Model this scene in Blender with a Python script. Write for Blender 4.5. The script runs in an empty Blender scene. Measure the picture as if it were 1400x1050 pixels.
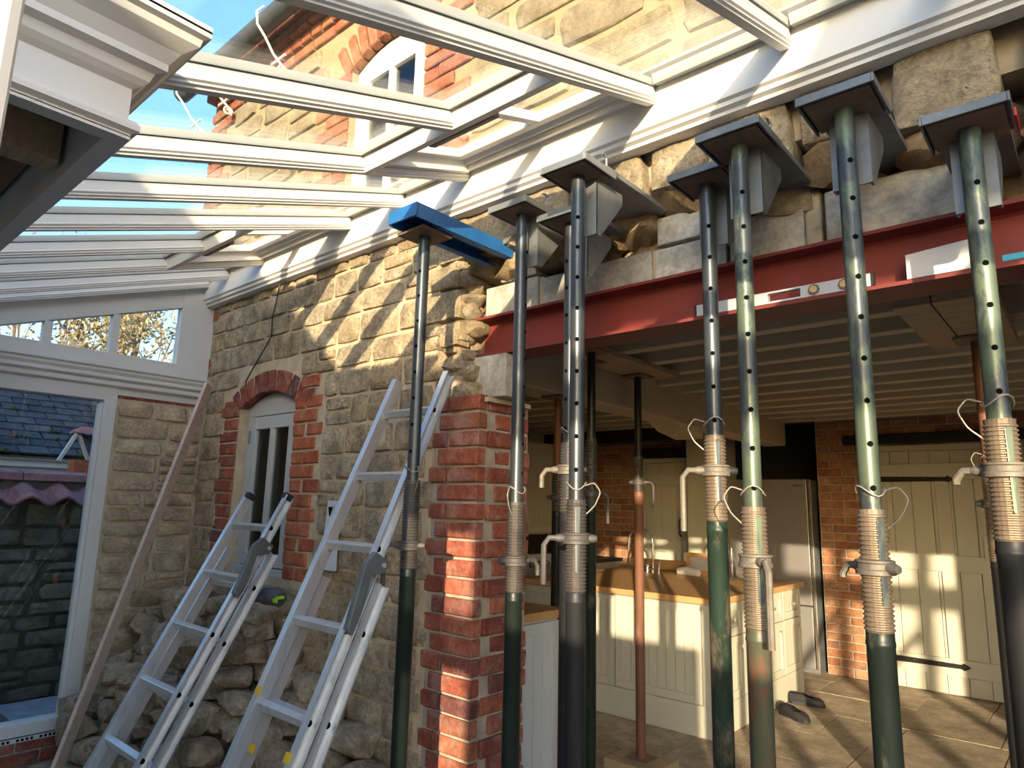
import bpy, bmesh, math, random
from mathutils import Vector, Matrix, noise
rnd = random.Random(7)
scn = bpy.context.scene
COL = scn.collection
R_ = math.radians

# ------------------------------------------------------------------ camera
def make_camera():
    yaw, pitch, roll, f = R_(48.9), R_(10.2), R_(1.4), 920.0
    h = Vector((-math.cos(yaw), math.sin(yaw), 0)); rt = Vector((math.sin(yaw), math.cos(yaw), 0)); up = Vector((0, 0, 1))
    F = h*math.cos(pitch) + up*math.sin(pitch); u0 = up*math.cos(pitch) - h*math.sin(pitch)
    Rt = rt*math.cos(roll) + u0*math.sin(roll); U = u0*math.cos(roll) - rt*math.sin(roll)
    cd = bpy.data.cameras.new('camera'); cd.sensor_width = 36; cd.lens = f/1400*36; cd.clip_start = 0.02; cd.clip_end = 300
    co = bpy.data.objects.new('camera', cd); COL.objects.link(co)
    m = Matrix((Rt, U, -F)).transposed().to_4x4(); m.translation = Vector((0, 0, 1.5)); co.matrix_world = m
    scn.camera = co
make_camera()

# ------------------------------------------------------------------ light
SUN_D = Vector((-0.61, 1.0, -0.195)).normalized()
def make_light():
    w = bpy.data.worlds.new('sky'); scn.world = w; w.use_nodes = True
    nt = w.node_tree; nt.nodes.clear()
    out = nt.nodes.new('ShaderNodeOutputWorld'); bg = nt.nodes.new('ShaderNodeBackground'); sky = nt.nodes.new('ShaderNodeTexSky')
    sky.sky_type = 'NISHITA'; sky.sun_disc = False
    sky.sun_elevation = R_(9.5); sky.sun_rotation = math.atan2(-SUN_D.x, -SUN_D.y)
    sky.air_density = 1.0; sky.dust_density = 2.6; sky.ozone_density = 3.0
    bg.inputs['Strength'].default_value = 0.68
    hs = nt.nodes.new('ShaderNodeHueSaturation'); hs.inputs['Saturation'].default_value = 1.06
    nt.links.new(sky.outputs[0], hs.inputs['Color']); nt.links.new(hs.outputs[0], bg.inputs[0]); nt.links.new(bg.outputs[0], out.inputs[0])
    ld = bpy.data.lights.new('sun', 'SUN'); ld.energy = 7.6; ld.color = (1.0, 0.82, 0.55); ld.angle = R_(0.53)
    lo = bpy.data.objects.new('sun', ld); COL.objects.link(lo)
    lo.rotation_euler = SUN_D.to_track_quat('-Z', 'Y').to_euler(); lo.location = (6, -10, 6)
make_light()
scn.view_settings.view_transform = 'Standard'; scn.view_settings.look = 'None'; scn.view_settings.gamma = 1
scn.view_settings.use_curve_mapping = False
scn.view_settings.exposure = 0.40

# ------------------------------------------------------------------ materials
MATS = {}
def nodes_of(name):
    m = bpy.data.materials.new(name); m.use_nodes = True; MATS[name] = m
    nt = m.node_tree; b = nt.nodes['Principled BSDF']
    return m, nt, b
def mth(nt, op, a, b=None):
    n = nt.nodes.new('ShaderNodeMath'); n.operation = op
    for i, v in enumerate((a, b)):
        if v is None: continue
        if isinstance(v, (int, float)): n.inputs[i].default_value = v
        else: nt.links.new(v, n.inputs[i])
    return n.outputs[0]
def ramp(nt, fac, stops, interp='LINEAR'):
    r = nt.nodes.new('ShaderNodeValToRGB'); r.color_ramp.interpolation = interp
    els = r.color_ramp.elements
    while len(els) < len(stops): els.new(0.5)
    for e, (p, c) in zip(els, stops): e.position = p; e.color = (*c, 1)
    nt.links.new(fac, r.inputs[0]); return r.outputs[0]
def mixc(nt, fac, a, b, mode='MIX'):
    n = nt.nodes.new('ShaderNodeMix'); n.data_type = 'RGBA'; n.blend_type = mode
    if isinstance(fac, (int, float)): n.inputs[0].default_value = fac
    else: nt.links.new(fac, n.inputs[0])
    for i, v in ((6, a), (7, b)):
        if isinstance(v, tuple): n.inputs[i].default_value = (*v, 1)
        else: nt.links.new(v, n.inputs[i])
    return n.outputs[2]
def coords(nt, scale=(1, 1, 1), rand=True):
    tc = nt.nodes.new('ShaderNodeTexCoord'); mp = nt.nodes.new('ShaderNodeMapping'); mp.inputs['Scale'].default_value = scale
    nt.links.new(tc.outputs['Object'], mp.inputs[0])
    if not rand: return mp.outputs[0], None
    oi = nt.nodes.new('ShaderNodeObjectInfo'); k = mth(nt, 'MULTIPLY', oi.outputs['Random'], 37.0)
    va = nt.nodes.new('ShaderNodeVectorMath'); va.operation = 'ADD'; nt.links.new(mp.outputs[0], va.inputs[0]); nt.links.new(k, va.inputs[1])
    return va.outputs[0], oi.outputs['Random']
def noise_n(nt, vec, scale, detail=4, rough=0.6, dist=0.0):
    n = nt.nodes.new('ShaderNodeTexNoise'); n.inputs['Scale'].default_value = scale; n.inputs['Detail'].default_value = detail
    n.inputs['Roughness'].default_value = rough; n.inputs['Distortion'].default_value = dist; nt.links.new(vec, n.inputs['Vector'])
    return n.outputs[0]
def bump(nt, b, h, strength=0.4, dist=0.01):
    n = nt.nodes.new('ShaderNodeBump'); n.inputs['Strength'].default_value = strength; n.inputs['Distance'].default_value = dist
    nt.links.new(h, n.inputs['Height']); nt.links.new(n.outputs[0], b.inputs['Normal'])

def piece_mat(name, stops, stain=None, stain_amt=0.5, scale=9, rough=0.9, bs=0.5, bd=0.012, fine=0.35, pits=0.0):
    """stone / brick: base colour by piece, mottled, with stains of their own shape"""
    m, nt, b = nodes_of(name); vec, rn = coords(nt)
    c = ramp(nt, rn, stops)
    n1 = noise_n(nt, vec, scale, 8, 0.7); n2 = noise_n(nt, vec, scale*6, 6, 0.75)
    k = ramp(nt, n1, [(0.36, (1-fine,)*3), (0.64, (1+fine*0.6,)*3)])
    c = mixc(nt, 1.0, c, k, 'MULTIPLY')
    k2 = ramp(nt, n2, [(0.36, (1-fine*.7,)*3), (0.65, (1+fine*0.35,)*3)]); c = mixc(nt, 1.0, c, k2, 'MULTIPLY')
    if stain:
        n3 = noise_n(nt, vec, scale*0.7, 7, 0.75, 0.6); f = ramp(nt, n3, [(0.48, (0, 0, 0)), (0.66, (stain_amt,)*3)])
        c = mixc(nt, f, c, stain)
    h = mth(nt, 'ADD', n1, mth(nt, 'MULTIPLY', n2, 0.55))
    if pits:
        vo = nt.nodes.new('ShaderNodeTexVoronoi'); vo.inputs['Scale'].default_value = scale*4; nt.links.new(vec, vo.inputs['Vector'])
        pk = ramp(nt, vo.outputs['Distance'], [(0.05, (1, 1, 1)), (0.22, (0, 0, 0))]); pk = mixc(nt, 1.0, pk, ramp(nt, n1, [(0.5, (0, 0, 0)), (0.6, (1, 1, 1))]), 'MULTIPLY')
        h = mth(nt, 'SUBTRACT', h, mth(nt, 'MULTIPLY', pk, pits))
        c = mixc(nt, mth(nt, 'MULTIPLY', pk, .45), c, (.12, .09, .06))
    nt.links.new(c, b.inputs['Base Color']); b.inputs['Roughness'].default_value = rough
    b.inputs['Specular IOR Level'].default_value = 0.2
    bump(nt, b, h, bs, bd)
    return m
def plain(name, col, rough=0.5, metal=0.0, var=0.12, scale=6, stain=None, stain_lo=0.55, stain_hi=0.7, stretch=(1, 1, 1), bs=0.0, spec=0.4, rand=True):
    m, nt, b = nodes_of(name); vec, rn = coords(nt, stretch, rand)
    n1 = noise_n(nt, vec, scale, 5, 0.6)
    k = ramp(nt, n1, [(0.25, (1-var,)*3), (0.75, (1+var*0.5,)*3)])
    c = mixc(nt, 1.0, col, k, 'MULTIPLY')
    if stain:
        n3 = noise_n(nt, vec, scale*1.7, 6, 0.7, 0.4); f = ramp(nt, n3, [(stain_lo, (0, 0, 0)), (stain_hi, (1, 1, 1))]); c = mixc(nt, f, c, stain)
    nt.links.new(c, b.inputs['Base Color']); b.inputs['Roughness'].default_value = rough; b.inputs['Metallic'].default_value = metal
    b.inputs['Specular IOR Level'].default_value = spec
    if bs: bump(nt, b, noise_n(nt, vec, scale*4, 5, 0.65), bs, 0.006)
    return m
def glass_mat(name, tint=(0.965, 0.98, 0.975), refl=1.0):
    m, nt, b = nodes_of(name); nt.nodes.remove(b); out = nt.nodes['Material Output']
    t = nt.nodes.new('ShaderNodeBsdfTransparent'); t.inputs[0].default_value = (*tint, 1)
    g = nt.nodes.new('ShaderNodeBsdfGlossy'); g.inputs['Roughness'].default_value = 0.02; g.inputs[0].default_value = (refl, refl, refl, 1)
    lw = nt.nodes.new('ShaderNodeLayerWeight'); lw.inputs[0].default_value = 0.5
    k = mth(nt, 'ADD', mth(nt, 'MULTIPLY', mth(nt, 'POWER', lw.outputs['Facing'], 5.0), 0.7), 0.025)
    mx = nt.nodes.new('ShaderNodeMixShader'); nt.links.new(k, mx.inputs[0]); nt.links.new(t.outputs[0], mx.inputs[1]); nt.links.new(g.outputs[0], mx.inputs[2])
    nt.links.new(mx.outputs[0], out.inputs[0]); return m
def wood(name, c1, c2, rough=0.6, scale=4, stretch=(1, 14, 14), bs=0.15):
    m, nt, b = nodes_of(name); vec, rn = coords(nt, stretch)
    n1 = noise_n(nt, vec, scale, 6, 0.6, 0.8); c = ramp(nt, n1, [(0.3, c1), (0.7, c2)])
    nt.links.new(c, b.inputs['Base Color']); b.inputs['Roughness'].default_value = rough; bump(nt, b, n1, bs, 0.004); return m

piece_mat('limestone', [(0, (.50, .365, .22)), (.25, (.58, .43, .26)), (.5, (.63, .48, .30)), (.75, (.56, .44, .30)), (1, (.66, .53, .345))], (.42, .325, .22), .55, 10, bs=1.0, bd=.03, fine=.5, pits=.6)
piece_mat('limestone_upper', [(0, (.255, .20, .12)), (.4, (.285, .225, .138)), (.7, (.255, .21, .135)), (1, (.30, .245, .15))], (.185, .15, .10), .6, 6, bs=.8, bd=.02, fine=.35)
piece_mat('limestone_lump', [(0, (.52, .38, .255)), (.35, (.60, .455, .305)), (.7, (.64, .505, .355)), (1, (.70, .57, .41))], (.32, .25, .18), .5, 8, bs=1.0, bd=.03, fine=.45, pits=.5)
piece_mat('end_stone', [(0, (.52, .38, .235)), (.5, (.58, .435, .28)), (1, (.62, .49, .335))], (.43, .33, .235), .6, 9, bs=.8, bd=.02, fine=.4)
piece_mat('garden_stone', [(0, (.13, .125, .10)), (.5, (.18, .165, .13)), (1, (.24, .215, .17))], (.07, .075, .06), .7, 7, bs=.7)
piece_mat('broken_stone', [(0, (.30, .19, .10)), (.5, (.38, .25, .135)), (1, (.42, .31, .18))], (.17, .11, .065), .6, 8, bs=.9, bd=.02)
piece_mat('brick_red', [(0, (.20, .055, .04)), (.2, (.30, .085, .05)), (.45, (.36, .105, .06)), (.7, (.27, .075, .05)), (.88, (.16, .06, .055)), (1, (.42, .15, .075))], (.42, .33, .27), .4, 14, rough=.85, bs=.45, bd=.006)
piece_mat('brick_orange', [(0, (.38, .10, .045)), (.4, (.45, .125, .055)), (.75, (.36, .085, .045)), (1, (.48, .16, .075))], (.45, .32, .22), .3, 14, rough=.85, bs=.4, bd=.006)
piece_mat('brick_upper', [(0, (.27, .09, .048)), (.4, (.30, .105, .055)), (.75, (.24, .072, .04)), (1, (.32, .135, .075))], (.30, .215, .135), .4, 12, bs=.3, bd=.005)
piece_mat('brick_kitchen', [(0, (.30, .125, .065)), (.3, (.40, .18, .09)), (.55, (.46, .24, .125)), (.8, (.26, .12, .075)), (1, (.50, .29, .16))], (.20, .11, .075), .4, 12, bs=.4, bd=.005)
piece_mat('slate', [(0, (.022, .028, .042)), (.5, (.035, .042, .06)), (1, (.055, .062, .08))], (.045, .055, .03), .6, 10, rough=.85, bs=.35, fine=.5)
piece_mat('pantile', [(0, (.30, .11, .10)), (1, (.36, .16, .15))], (.14, .11, .14), .75, 6, bs=.4)
piece_mat('flagstone', [(0, (.36, .29, .21)), (.5, (.42, .34, .25)), (1, (.46, .38, .29))], (.30, .24, .18), .5, 5, rough=.65, bs=.25)
piece_mat('concrete_block', [(0, (.46, .42, .36)), (1, (.54, .50, .44))], (.30, .235, .15), .35, 6, bs=.3)
plain('mortar', (.54, .43, .29), .95, var=.3, scale=12, bs=.6, spec=.1)
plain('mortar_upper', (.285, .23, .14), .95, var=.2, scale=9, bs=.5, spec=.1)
plain('mortar_dark', (.10, .09, .07), .95, var=.3, scale=12, bs=.6, spec=.1)
plain('mortar_brick', (.42, .36, .29), .95, var=.3, scale=14, bs=.6, spec=.1)
plain('rubble_core', (.24, .165, .095), .95, var=.5, scale=16, bs=1.0, spec=.1)
plain('white_paint', (.68, .645, .60), .45, var=.04, scale=4)
plain('sage_paint', (.47, .455, .42), .5, var=.05, scale=4)
plain('kitchen_paint', (.52, .50, .41), .5, var=.05, scale=4)
plain('blue_white_paint', (.55, .56, .55), .5, var=.04, scale=3)
plain('ceiling_paint', (.47, .39, .27), .7, var=.1, scale=3)
plain('joist_paint', (.56, .48, .34), .7, var=.1, scale=5)
plain('glazing_seal', (.33, .335, .31), .5, var=.08)
plain('lead', (.22, .23, .24), .5, var=.2)
plain('gutter_black', (.055, .06, .065), .5, var=.3)
plain('bracket_white', (.62, .62, .60), .5)
plain('red_oxide', (.20, .034, .028), .6, var=.25, scale=5, stain=(.26, .075, .055), stain_lo=.62, stain_hi=.8, bs=.1)
plain('galvanised', (.40, .41, .41), .45, .7, var=.3, scale=8, stain=(.22, .17, .13), stain_lo=.62, stain_hi=.75, bs=.1)
plain('plate_rusty', (.26, .17, .115), .75, .2, var=.4, scale=10, bs=.3)
plain('dark_steel', (.20, .21, .215), .5, .5, var=.4, scale=10, stain=(.20, .12, .08), stain_lo=.62, stain_hi=.8)
plain('tube_green', (.022, .04, .027), .42, .15, var=.6, scale=10, stain=(.14, .105, .075), stain_lo=.50, stain_hi=.62, stretch=(1, 1, .4))
plain('tube_dark_green', (.014, .022, .017), .4, .1, var=.5, scale=8, stain=(.10, .085, .06), stain_lo=.56, stain_hi=.70, stretch=(1, 1, .35))
plain('tube_steel', (.075, .085, .095), .36, .55, var=.4, scale=8, stain=(.17, .125, .095), stain_lo=.58, stain_hi=.75, stretch=(1, 1, .3))
plain('tube_green_worn', (.12, .155, .105), .36, .3, var=.5, scale=9, stain=(.05, .058, .066), stain_lo=.46, stain_hi=.56, stretch=(1, 1, .4))
plain('tube_rust', (.19, .085, .05), .6, .15, var=.35, scale=8, stain=(.27, .15, .10), stain_lo=.58, stain_hi=.75, stretch=(1, 1, .3))
plain('tube_mixed', (.085, .095, .06), .45, .15, var=.5, scale=9, stain=(.15, .075, .045), stain_lo=.50, stain_hi=.62, stretch=(1, 1, .4))
plain('moss', (.035, .05, .014), .9, var=.4)
plain('tube_black', (.025, .025, .027), .5, .3, var=.5, scale=8, stain=(.10, .09, .075), stain_lo=.62, stain_hi=.8, stretch=(1, 1, .3))
plain('thread_steel', (.25, .19, .135), .5, .45, var=.4, scale=14)
plain('thread_dark', (.105, .09, .08), .5, .45, var=.4, scale=14)
plain('collar_iron', (.20, .175, .14), .6, .35, var=.4, scale=18, bs=.3)
plain('collar_dark', (.10, .09, .085), .6, .35, var=.4, scale=18, bs=.3)
plain('wire', (.33, .29, .23), .45, .3)
plain('hole_black', (.006, .006, .006), .9, spec=0)
plain('blue_steel', (.025, .15, .40), .45, .1, var=.3, scale=10, stain=(.25, .38, .52), stain_lo=.64, stain_hi=.8, bs=.1)
plain('aluminium', (.66, .655, .65), .36, .6, var=.15, scale=10, stain=(.42, .42, .42), stain_lo=.58, stain_hi=.75, stretch=(1, 1, .3))
plain('black_plastic', (.02, .02, .022), .5)
plain('grey_hook', (.16, .17, .165), .5, .4, var=.3)
plain('yellow_sticker', (.70, .45, .02), .5)
plain('lime_plastic', (.38, .72, .03), .5)
plain('glove_grey', (.10, .10, .115), .85, var=.3, bs=.5)
plain('white_board', (.60, .60, .61), .5)
plain('level_silver', (.58, .60, .64), .35, .3)
plain('vial_amber', (.62, .42, .20), .25)
plain('vial_green', (.35, .45, .12), .25)
plain('cyan_tape', (.04, .38, .55), .5)
plain('black_paint', (.012, .011, .011), .45)
plain('fridge_steel', (.36, .345, .335), .38, .55, var=.08, scale=3)
plain('chrome', (.72, .70, .66), .15, .95, var=.03)
plain('motor_brown', (.20, .155, .125), .5)
plain('cloth_white', (.75, .74, .72), .9, var=.15, bs=.4)
plain('paper_blue', (.55, .68, .80), .6, var=.25, scale=14)
plain('picture_grey', (.48, .50, .52), .6, var=.25, scale=14)
plain('plaster', (.50, .42, .30), .9, var=.2, scale=6, bs=.5)
plain('soil', (.10, .085, .06), .95, var=.4, scale=5, bs=.8)
plain('slab_blue', (.40, .43, .49), .7, var=.4, scale=9)
plain('paving', (.25, .23, .20), .9, var=.3, scale=3, bs=.4)
plain('render_cream', (.52, .49, .42), .85, var=.1)
plain('shade_black', (.03, .027, .024), .9)  # near-black colour standing in for deep shade in the fridge alcove
wood('board_pale', (.50, .365, .285), (.64, .49, .39), .7, 3)
wood('timber_raw', (.30, .20, .115), (.46, .33, .20), .7, 3)
wood('timber_brown', (.20, .105, .055), (.30, .17, .09), .7, 3, (14, 1, 14))
wood('oak_top', (.42, .225, .085), (.56, .33, .15), .4, 3, (1, 14, 14))
wood('bark', (.12, .09, .06), (.24, .19, .14), .9, 4, (6, 6, 1), .5)
glass_mat('roof_glass'); glass_mat('side_glass', (.96, .975, .97), .7); glass_mat('window_glass', (.55, .58, .58), 1.0)
def leaf_mat(name, stops):
    m, nt, b = nodes_of(name); geo = nt.nodes.new('ShaderNodeNewGeometry')
    c = ramp(nt, geo.outputs['Random Per Island'], stops); nt.links.new(c, b.inputs['Base Color']); b.inputs['Roughness'].default_value = .6
    b.inputs['Transmission Weight'].default_value = 0.0
leaf_mat('leaf_autumn', [(0, (.10, .095, .04)), (.4, (.17, .15, .065)), (.7, (.17, .12, .05)), (1, (.25, .22, .11))])
leaf_mat('leaf_green', [(0, (.06, .10, .02)), (.5, (.13, .18, .04)), (1, (.30, .28, .07))])

# ------------------------------------------------------------------ mesh helpers
class MB:
    def __init__(s): s.v = []; s.f = []
    def add(s, vs, fs):
        o = len(s.v); s.v += [Vector(v) for v in vs]; s.f += [tuple(i+o for i in f) for f in fs]; return s
    def box(s, x0, x1, y0, y1, z0, z1):
        return s.add([(x0, y0, z0), (x1, y0, z0), (x1, y1, z0), (x0, y1, z0), (x0, y0, z1), (x1, y0, z1), (x1, y1, z1), (x0, y1, z1)],
                     [(0, 3, 2, 1), (4, 5, 6, 7), (0, 1, 5, 4), (1, 2, 6, 5), (2, 3, 7, 6), (3, 0, 4, 7)])
    def bar(s, p0, p1, w, t, up=(0, 0, 1)):
        """rectangular bar p0->p1, w across, t along 'up'"""
        p0, p1, up = Vector(p0), Vector(p1), Vector(up); d = (p1-p0).normalized(); a = d.cross(up).normalized(); u = a.cross(d).normalized()
        vs = []
        for p in (p0, p1):
            for sa, su in ((-1, -1), (1, -1), (1, 1), (-1, 1)): vs.append(p + a*sa*w/2 + u*su*t/2)
        return s.add(vs, [(0, 1, 2, 3), (4, 7, 6, 5), (0, 4, 5, 1), (1, 5, 6, 2), (2, 6, 7, 3), (3, 7, 4, 0)])
    def tube(s, pts, r, n=10, closed=False, caps=True):
        pts = [Vector(p) for p in pts]; rs = r if isinstance(r, (list, tuple)) else [r]*len(pts); rings = []; k = len(pts); prev = None
        for i, p in enumerate(pts):
            if closed: d = pts[(i+1) % k] - pts[i-1]
            else: d = pts[min(i+1, k-1)] - pts[max(i-1, 0)]
            d.normalize()
            a = prev - d*prev.dot(d) if prev is not None else d.orthogonal()
            if a.length < 1e-5: a = d.orthogonal()
            a.normalize(); prev = a; b = d.cross(a); rings.append([p + (a*math.cos(t) + b*math.sin(t))*rs[i] for t in [2*math.pi*j/n for j in range(n)]])
        vs = [v for g in rings for v in g]; fs = []
        for i in range(k if closed else k-1):
            for j in range(n):
                a0 = i*n+j; a1 = i*n+(j+1) % n; b0 = ((i+1) % k)*n+j; b1 = ((i+1) % k)*n+(j+1) % n; fs.append((a0, a1, b1, b0))
        if caps and not closed: fs.append(tuple(range(n-1, -1, -1))); fs.append(tuple((k-1)*n+j for j in range(n)))
        return s.add(vs, fs)
    def lathe(s, c, prof, n=20):
        """profile [(r, z)] about the vertical through c=(x,y)"""
        vs = []; fs = []
        for r, z in prof:
            for j in range(n): t = 2*math.pi*j/n; vs.append((c[0]+r*math.cos(t), c[1]+r*math.sin(t), z))
        for i in range(len(prof)-1):
            for j in range(n): a = i*n+j; b = i*n+(j+1) % n; fs.append((a, b, b+n, a+n))
        fs.append(tuple(range(n-1, -1, -1))); fs.append(tuple((len(prof)-1)*n+j for j in range(n)))
        return s.add(vs, fs)
    def prism(s, poly, off):
        """closed polygon of 3D points extruded by off"""
        off = Vector(off); n = len(poly); p = [Vector(q) for q in poly]
        return s.add(p + [q+off for q in p], [tuple(range(n-1, -1, -1)), tuple(range(n, 2*n))] + [(i, (i+1) % n, n+(i+1) % n, n+i) for i in range(n)])
    def mesh(s, name, off=(0, 0, 0), fix=True):
        o = Vector(off); me = bpy.data.meshes.new(name); me.from_pydata([tuple(v-o) for v in s.v], [], s.f)
        if fix:
            bm = bmesh.new(); bm.from_mesh(me); bmesh.ops.recalc_face_normals(bm, faces=bm.faces); bm.to_mesh(me); bm.free()
        return me
def wloc(o):
    v = Vector((0, 0, 0))
    while o is not None: v += o.location; o = o.parent
    return v
def link(name, me, mat=None, parent=None, loc=(0, 0, 0), rot=None):
    o = bpy.data.objects.new(name, me); COL.objects.link(o)
    if mat is not None and me is not None and len(me.materials) == 0: me.materials.append(MATS[mat])
    o.parent = parent; o.location = loc
    if rot: o.rotation_euler = rot
    return o
def part(name, mb, mat, parent=None, smooth=False, bevel=0, at=None):
    """mesh given in world coordinates, hung under parent; origin at 'at' (default the parent's)"""
    base = wloc(parent); at = Vector(at) if at is not None else base
    me = mb.mesh(name, at)
    if smooth:
        me.shade_smooth(); me.set_sharp_from_angle(angle=R_(38))
    o = link(name, me, mat, parent, at-base)
    if bevel:
        md = o.modifiers.new('bevel', 'BEVEL'); md.width = bevel; md.segments = 2; md.limit_method = 'ANGLE'
    return o
def tag(o, label, cat=None, group=None, kind=None):
    if label: o['label'] = label
    if cat: o['category'] = cat
    if group: o['group'] = group
    if kind: o['kind'] = kind
    return o
def thing(name, loc, label, cat, group=None):
    o = bpy.data.objects.new(name, None); COL.objects.link(o); o.location = loc; o.empty_display_size = .1
    return tag(o, label, cat, group)
def struct(o, label, cat): return tag(o, label, cat, kind='structure')
def single(name, mb, mat, label, cat, group=None, smooth=False, bevel=0):
    lo = Vector((min(v.x for v in mb.v)+max(v.x for v in mb.v), min(v.y for v in mb.v)+max(v.y for v in mb.v), 2*min(v.z for v in mb.v)))/2
    return tag(part(name, mb, mat, None, smooth, bevel, at=lo), label, cat, group)

# ---- masonry pieces: width along local X, height along Z, face towards local -Y
def stone_mesh(w, h, d=.10, bulge=.014, jit=.10, name='stone', r=None):
    r = r or rnd; n = 12; out = []
    ex = r.uniform(7, 16)
    for i in range(n):
        t = 2*math.pi*(i+.5)/n; c, s_ = math.cos(t), math.sin(t)
        k = (abs(c)**ex + abs(s_)**ex)**(-1/ex); j = 1 - r.random()*jit
        out.append((c*k*w/2*j, s_*k*h/2*j))
    vs = []; fs = []
    tx, tz = r.uniform(-.05, .05), r.uniform(-.07, .07)
    rings = [(1.0, d), (1.0, .003), (.95, -bulge*.55), (.72, -bulge*.8)]
    for sc, y in rings:
        for (x, z) in out:
            dx = .012 if sc < 1 else 0
            xx = x*sc if sc == 1 else x - math.copysign(min(abs(x)*(1-sc), .010 if sc > .9 else .05), x)
            zz = z*sc if sc == 1 else z - math.copysign(min(abs(z)*(1-sc), .010 if sc > .9 else .05), z)
            jj = r.uniform(-1, 1)*bulge*.38 if sc < 1 else 0
            vs.append((xx, y + jj + (xx*tx + zz*tz if sc < 1 else 0), zz))
    vs.append((0, -bulge*r.uniform(.7, 1.3), 0))
    for k in range(3):
        for i in range(n): a = k*n+i; b = k*n+(i+1) % n; fs.append((a, b, b+n, a+n))
    for i in range(n): fs.append((3*n+i, 3*n+(i+1) % n, 4*n))
    me = bpy.data.meshes.new(name); me.from_pydata(vs, [], fs); me.shade_smooth(); me.set_sharp_from_angle(angle=R_(50))
    return me
BRICKS = {}
def brick_mesh(w, h=.065, d=.05, var=0):
    key = (round(w, 3), round(h, 3), round(d, 3), var)
    if key in BRICKS: return BRICKS[key]
    r = random.Random(hash(key) & 0xffff); b = .004
    vs = []; fs = []
    n = 8
    out = [(-w/2+b, -h/2), (w/2-b, -h/2), (w/2, -h/2+b), (w/2, h/2-b), (w/2-b, h/2), (-w/2+b, h/2), (-w/2, h/2-b), (-w/2, -h/2+b)]
    out = [(x + r.uniform(-.003, .003), z + r.uniform(-.0025, .0025)) for x, z in out]
    for ins, y in ((0, d), (0, .003), (.005, -.002)):
        for x, z in out: vs.append((x - math.copysign(ins, x), y + (r.uniform(-.0015, .0015) if y < .01 else 0), z - math.copysign(ins, z)))
    for k in range(2):
        for i in range(n): fs.append((k*n+i, k*n+(i+1) % n, k*n+n+(i+1) % n, k*n+n+i))
    fs.append(tuple(2*n+i for i in range(n)))
    me = bpy.data.meshes.new('brick'); me.from_pydata(vs, [], fs); BRICKS[key] = me
    return me
def brick(parent, x, y, z, w, mat, rot=0, h=.065, d=.05, tilt=0, proud=None):
    me = brick_mesh(w, h, d, rnd.randrange(4))
    if len(me.materials) == 0: me.materials.append(MATS[mat])
    elif me.materials[0] != MATS[mat]:
        key = (round(w, 3), round(h, 3), round(d, 3), mat, rnd.randrange(3))
        if key not in BRICKS: m2 = me.copy(); m2.materials.clear(); m2.materials.append(MATS[mat]); BRICKS[key] = m2
        me = BRICKS[key]
    p = rnd.uniform(-.004, .004) if proud is None else proud
    base = wloc(parent)
    off = Vector((math.sin(rot)*p*-1, math.cos(rot)*p, 0))
    o = bpy.data.objects.new('brick', me); COL.objects.link(o); o.parent = parent; o.location = Vector((x, y, z)) + off - base
    o.rotation_euler = (0, tilt, rot) if not rot else (0, tilt, rot)
    return o
def rubble(parent, name, u0, u1, z0, z1, place, hr, wr, mat, holes=(), gap=.012, d=.10, bulge=.014, rot=0, jit=.10, keep=None, seed=1, lim=300, limz=None):
    """coursed rubble; place(u, z) -> world point on the face; holes: fn(za, zb) -> [(ua, ub)]"""
    r = random.Random(seed); z = z0; base = wloc(parent); cnt = 0
    while z < z1 - .03:
        h = r.uniform(*hr)
        if z + h > z1 - hr[0]*.6: h = z1 - z
        segs = [(u0, u1)]
        for fn in holes:
            for (a, b) in fn(z, z+h):
                ns = []
                for (p, q) in segs:
                    if b <= p or a >= q: ns.append((p, q)); continue
                    if a > p: ns.append((p, a))
                    if b < q: ns.append((b, q))
                segs = ns
        for (p, q) in segs:
            u = p
            while u < q - .03:
                w = r.uniform(*wr)*(0.75 + .5*r.random())
                if u + w > q - wr[0]*.6: w = q - u
                split = h > hr[1]*.72 and w < wr[1]*.8 and r.random() < .18
                for k in range(2 if split else 1):
                    hh = h/2 if split else h
                    uc, zc = u + w/2, z + hh*(k+.5)
                    ok = keep is None or keep(uc, zc, w, hh)
                    if ok:
                        me = stone_mesh(w-gap*r.uniform(.6, 1.5), hh-gap*r.uniform(.6, 1.5), d, bulge*r.uniform(.6, 1.5), jit, name, r); me.materials.append(MATS[mat])
                        P = Vector(place(uc, zc)); o = bpy.data.objects.new(name, me); COL.objects.link(o); o.parent = parent
                        o.location = P - base; o.rotation_euler = (0, r.uniform(-.02, .02), rot); cnt += 1
                u += w
        z += h
    return cnt
def lump_mesh(sx, sy, sz, seed, name='stone'):
    r = random.Random(seed); bm = bmesh.new(); bmesh.ops.create_icosphere(bm, subdivisions=2, radius=1)
    off = Vector((r.uniform(-50, 50), r.uniform(-50, 50), r.uniform(-50, 50)))
    pl = []
    for k in range(9):
        n = Vector((r.gauss(0, 1), r.gauss(0, 1), r.gauss(0, 1))).normalized(); pl.append((n, r.uniform(.62, .86)))
    for ax in range(3):
        for s in (-1, 1):
            n = Vector((0, 0, 0)); n[ax] = s; n += Vector((r.uniform(-.22, .22), r.uniform(-.22, .22), r.uniform(-.22, .22))); pl.append((n.normalized(), r.uniform(.66, .8)))
    for v in bm.verts:
        c = v.co*1.12
        for n, dd in pl:
            t = c.dot(n)
            if t > dd: c = c - n*(t-dd)
        c += c.normalized()*noise.noise(c*2.3 + off)*.10
        v.co = Vector((c.x*sx/1.5, c.y*sy/1.5, c.z*sz/1.5))
    me = bpy.data.meshes.new(name); bm.to_mesh(me); bm.free(); me.shade_smooth(); me.set_sharp_from_angle(angle=R_(32)); me.materials.append(MATS['limestone_lump'])
    return me
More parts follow.
